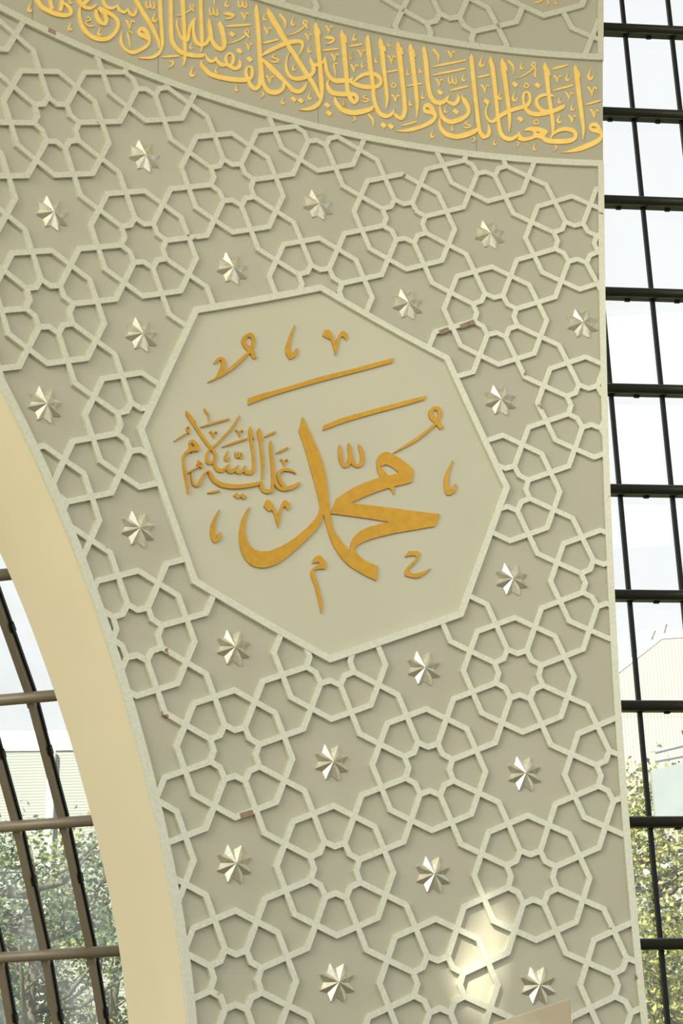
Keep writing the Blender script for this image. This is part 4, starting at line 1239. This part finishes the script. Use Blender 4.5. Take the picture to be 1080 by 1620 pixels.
B1 = lp(-1.076, 1.700, -3.172)
prof = [(-0.262, -0.463), (0.0, 0.0), (0.600, 0.798), (1.260, 1.510), (2.034, 2.106), (2.86, 2.60)]
prof = [(a * K, b * K + 0.035) for a, b in prof]
prof[0] = (prof[0][0] * 2.05, prof[0][1] * 2.05)
foot = B1.z + prof[0][1] - 0.0
prof.insert(0, (prof[0][0] - 0.3, prof[0][1] - (foot - 0.02)))
SP = 0.338 * K
w1 = empty('window_1', B1 + nl * prof[0][0] + UZ * prof[0][1] - hl, 'curved glazed apse seen through the arch with bars coloured as sunlit', kind='structure')
LX0, LX1 = -4.2 * SP, 1.1 * SP


def gl(x, i, off=0.0):
    a, b = prof[i]
    i0, i1 = max(i - 1, 0), min(i + 1, len(prof) - 1)
    t = Vector((prof[i1][0] - prof[i0][0], prof[i1][1] - prof[i0][1])).normalized()
    nx, nz_ = t.y, -t.x
    return B1 + hl * x + nl * (a + nx * off) + UZ * (b + nz_ * off)


def wall_stop(i, off):
    """How far a transom may run before it meets the outer face of the drum."""
    x = -1.0
    while x < 3.0:
        p = gl(x, i, off)
        if math.hypot(p.x, p.y + RAD) < RAD + TH + 0.03:
            return x
        x += 0.01
    return LX1


for i in range(1, len(prof)):
    x1 = min(wall_stop(i, 0.05), LX1 + 0.6)
    m = MB()
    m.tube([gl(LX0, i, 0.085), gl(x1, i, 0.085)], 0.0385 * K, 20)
    m.build('transom_tube', M_FRAME_LIT, w1, smooth=True)
lm = [SP * k for k in range(-4, 2)]
for x in lm:
    m = MB()
    g = MB()
    for i in range(len(prof) - 1):
        a, b = gl(x, i, 0.0), gl(x, i + 1, 0.0)
        if x > 0.2 and (b - a).z > 0 and math.hypot(b.x, b.y + RAD) < RAD + TH + 0.06:
            continue
        d = (b - a)
        n_ = hl.cross(d).normalized()
        if n_.dot(nl) < 0:
            n_ = -n_
        m.box((a + b) / 2 + n_ * 0.04, hl * 0.024, n_ * 0.035, d / 2)
        g.box((a + b) / 2 + n_ * 0.012 + hl * 0.022, hl * 0.016, n_ * 0.014, d / 2)
        q = a + d * 0.55
        g.box(q + n_ * 0.03 + hl * 0.038, hl * 0.012, n_ * 0.02, d.normalized() * 0.035)
        m.box(b - d.normalized() * 0.07 + n_ * 0.045, hl * 0.029, n_ * 0.035, d.normalized() * 0.025)
    mo = m.build('mullion', M_FRAME_LIT, w1)
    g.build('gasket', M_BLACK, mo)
m = MB()
vs = []
for i in range(len(prof)):
    xe = LX1 + 0.5
    while math.hypot(gl(xe, i).x, gl(xe, i).y + RAD) < RAD + TH + 0.02 and xe > LX0:
        xe -= 0.02
    vs += [gl(LX0, i, -0.003), gl(xe, i, -0.003)]
m.add(vs, [(2 * i, 2 * i + 1, 2 * i + 3, 2 * i + 2) for i in range(len(prof) - 1)])
m.build('pane', M_GLASS_L, w1)

# ------------------------------------------------------------------ stone slab standing against the foot of the wall
PX = 2759.8621


def at(px, py, depth):
    return CAM + (RIGHT * ((px - 540) / PX) + DOWN * ((py - 810) / PX) + FWD) * depth


RH = Vector((RIGHT.x, RIGHT.y, 0)).normalized()
FH = Vector((-RH.y, RH.x, 0))


def on_plane(px, py, depth):
    r_ = RIGHT * ((px - 540) / PX) + DOWN * ((py - 810) / PX) + FWD
    return CAM + r_ * (depth / r_.dot(FH))


SD = 9.3
c0, c1 = on_plane(901, 1579, SD), on_plane(700, 1645, SD)
sl = empty('stone_parapet', (c0.x, c0.y, 0), 'beige marble stair parapet with a sloping top at the bottom edge of the photo', 'parapet')
m = MB()
lo = lambda p: Vector((p.x, p.y, 0.002))
c2 = c1 + (c1 - c0) * 1.6
fr = [lo(c2), lo(c0), c0, c2]
bk = [p + FH * 0.10 for p in fr]
m.add(fr + bk, [(0, 1, 2, 3), (7, 6, 5, 4), (0, 4, 5, 1), (1, 5, 6, 2), (2, 6, 7, 3), (3, 7, 4, 0)])
so = m.build('panel', M_STONE, sl)
bv = so.modifiers.new('bevel', 'BEVEL')
bv.width = 0.006
bv.segments = 2

# ------------------------------------------------------------------ outside: buildings and trees
rh = Vector((RIGHT.x, RIGHT.y, 0)).normalized()
fh = Vector((-rh.y, rh.x, 0))


def facade(name, pxs, depth, thick, material, label, cat, parent=None, base=True):
    """Extruded front face: pxs are picture points of its skyline, set at one distance."""
    root = parent or empty(name, (0, 0, 0), label, cat)
    P = []
    for x, y in pxs:
        r_ = RIGHT * ((x - 540) / PX) + DOWN * ((y - 810) / PX) + FWD
        t = depth / r_.dot(fh)
        P.append(CAM + r_ * t)
    return root, P


def front(name, root, P, zlow, thick, material, forward=0.0):
    """Front wall from skyline P down to zlow; local x runs along the facade."""
    org = Vector((P[0].x, P[0].y, 0))
    rot = Matrix((rh, fh, UZ)).transposed()
    loc = [(((p - org).dot(rh)), p.z) for p in P]
    m = MB()
    n = len(loc)
    for k in range(n - 1):
        (x0, z0), (x1, z1) = loc[k], loc[k + 1]
        zl0 = zlow if not callable(zlow) else zlow(z0)
        zl1 = zlow if not callable(zlow) else zlow(z1)
        vs = [(x0, y, z) for y in (-forward, thick) for z in (zl0, z0)] + [(x1, y, z) for y in (-forward, thick) for z in (zl1, z1)]
        m.add(vs, [(0, 4, 5, 1), (2, 3, 7, 6), (1, 5, 7, 3), (0, 1, 3, 2), (4, 6, 7, 5), (0, 2, 6, 4)])
    o = m.build(name, material)
    o.matrix_world = Matrix.Translation(org) @ rot.to_4x4()
    return o


def adopt(o, root):
    mw = o.matrix_world.copy()
    o.parent = root
    o.matrix_parent_inverse = Matrix.Translation(-root.location)
    o.matrix_basis = mw


sk = [(900, 1117), (985, 1052), (1046, 1004), (1100, 1000), (1400, 985)]
root, P = facade('building', sk, 38, 8, None, 'white ribbed building with a sloping roof edge beyond the right window', 'building')
root.location = (P[0].x, P[0].y, 0)
adopt(front('ribbed_wall', root, P, -0.1, 9, M_RIB), root)
P2 = [p + UZ * 0.02 for p in P]
adopt(front('roof_coping', root, P2, lambda z: z - 0.12, 9.3, M_WHITE, 0.015), root)
for (xa, ya, xb, yb) in ((1030, 1005, 1036, 998), (1050, 995, 1054, 988)):
    r1, Q = facade('x', [(xa, ya), (xb, yb)], 38.5, 1, None, '', '', parent=root)
    m = MB()
    m.tube([Q[0] - UZ * 0.1, Q[1]], 0.018, 6)
    m.build('roof_rod', M_BARK, root)

sk = [(-500, 1158), (-40, 1158), (320, 1154), (700, 1150)]
root, P = facade('building', sk, 36, 8, None, 'pale building with horizontal siding and white fascia beyond the arch window', 'building')
root.location = (P[0].x, P[0].y, 0)
adopt(front('siding_wall', root, P, -0.1, 9, M_SIDING), root)
adopt(front('fascia', root, P, lambda z: z - 0.42, 9.3, M_WHITE, 0.03), root)
r1, Q = facade('x', [(82, 1186), (79, 1320)], 35.88, 1, None, '', '', parent=root)
m = MB()
m.tube([Q[0], Vector((Q[0].x, Q[0].y, 0))], 0.085, 10)
m.build('downpipe', M_WHITE, root)


def tree(label, px, py, depth, rw, rz, material, nleaf, leaf, seed, nb=9, gap=0.75):
    rnd = random.Random(seed)
    r_ = RIGHT * ((px - 540) / PX) + DOWN * ((py - 810) / PX) + FWD
    c = CAM + r_ * (depth / r_.dot(fh))
    root = empty('leafy_tree', (c.x, c.y, -0.15), label, 'tree')
    # trunk and limbs
    m = MB()
    base = Vector((c.x, c.y, -0.15))
    topz = c.z + rz * 0.75
    trunk = [base + UZ * (topz + 0.15) * t + Vector((rnd.uniform(-.12, .12), rnd.uniform(-.12, .12), 0)) * (t * 2) for t in (0, .25, .5, .7, .85, 1)]
    m.tube(trunk, [0.17, 0.14, 0.11, 0.08, 0.05, 0.02], 8)
    tips = []
    for k in range(nb):
        t = rnd.uniform(0.25, 0.95)
        j = min(4, int(t * 5))
        s = trunk[j].lerp(trunk[j + 1], t * 5 - j)
        a = rnd.uniform(0, 2 * math.pi)
        L = rw * rnd.uniform(0.6, 1.0)
        e_ = s + Vector((math.cos(a) * L, math.sin(a) * L, L * rnd.uniform(0.2, 0.8)))
        mid = s.lerp(e_, 0.5) + Vector((0, 0, -0.15 * L))
        m.tube([s, mid, e_], [0.055, 0.035, 0.012], 6)
        for q in range(3):
            u = rnd.uniform(0.3, 0.9)
            b0 = s.lerp(e_, u)
            b1 = b0 + Vector((rnd.uniform(-1, 1), rnd.uniform(-1, 1), rnd.uniform(-.2, .9))) * 0.8
            m.tube([b0, b1], [0.022, 0.007], 5)
    m.build('trunk', M_BARK, root, smooth=True)
    # leaves gathered in clumps
    clumps = []
    nc = int(90 * (rw * rw * rz / 15))
    while len(clumps) < nc:
        v = Vector((rnd.uniform(-1, 1), rnd.uniform(-1, 1), rnd.uniform(-1, 1)))
        if v.length < 1 and v.length > 0.25:
            clumps.append(c + Vector((v.x * rw, v.y * rw, v.z * rz)))
    vs, fs = [], []
    for i in range(nleaf):
        q = rnd.choice(clumps)
        g = gap * 0.55
        p = q + Vector((rnd.gauss(0, g), rnd.gauss(0, g), rnd.gauss(0, g * 0.8)))
        a = Vector((rnd.gauss(0, 1), rnd.gauss(0, 1), rnd.gauss(0, 0.7))).normalized()
        b = a.orthogonal().normalized()
        b = (b * math.cos(i) + a.cross(b) * math.sin(i)).normalized()
        L = leaf * rnd.uniform(0.6, 1.3)
        bend = a.cross(b) * L * 0.12
        o = len(vs)
        vs += [p - a * L * 0.5, p + b * L * 0.36 - a * L * 0.1 + bend, p + a * L * 0.55, p - b * L * 0.36 - a * L * 0.1 + bend]
        fs += [(o, o + 1, o + 2), (o, o + 2, o + 3)]
    m = MB()
    m.add(vs, fs)
    m.build('foliage', material, root)
    return root


tree('yellow green tree close behind the right window', 1050, 1510, 26, 1.75, 2.9, M_LEAF_Y, 15500, 0.085, 3, gap=0.55)
tree('darker green tree in the bottom corner behind the right window', 1120, 1660, 33, 2.4, 2.7, M_LEAF_M, 16000, 0.10, 5, gap=0.7)
tree('blue green tree at the centre of the arch window', 62, 1490, 22, 1.45, 1.55, M_LEAF_G, 6000, 0.085, 11, nb=16, gap=0.5)
tree('yellowish tree in the arch window next to the cream reveal', 190, 1560, 27.5, 2.1, 2.45, M_LEAF_M, 6500, 0.095, 12, nb=12, gap=0.65)
tree('dark green tree at the far left edge of the arch window', -90, 1570, 32.3, 1.9, 2.35, M_LEAF_G, 9000, 0.11, 13, nb=12, gap=0.6)

# panel and rails added to stand in for a reflection in the right window
sh = empty('reflection_panel', (0, 0, 0), 'pale blue panel added in place of a reflection in the right window', 'reflection panel')
r1, Q = facade('x', [(1030, 1218), (1110, 1200)], 20, 1, None, '', '', parent=sh)
sh.location = (Q[0].x, Q[0].y, -0.15)
M_REFL = mat('pale_reflection_blue', (0.25, 0.30, 0.30), 0.3, 0, 0.5, var=0.1, vscale=3)
adopt(front('reflection_face', sh, Q, lambda z: Q[0].z - 0.62, 0.1, M_REFL), sh)
for (ya, yb) in ((1190, 1172), (1204, 1190)):
    r1, Q2 = facade('x', [(1036, ya), (1110, yb)], 20, 1, None, '', '', parent=sh)
    m = MB()
    m.tube([Q2[0], Q2[1]], 0.022, 8)
    m.build('reflection_streak', M_REFL, sh)
m = MB()
m.tube([Vector((Q[1].x, Q[1].y, -0.15)), Q[1] + UZ * 0.25], 0.05, 8)
m.build('added_post', M_REFL, sh)
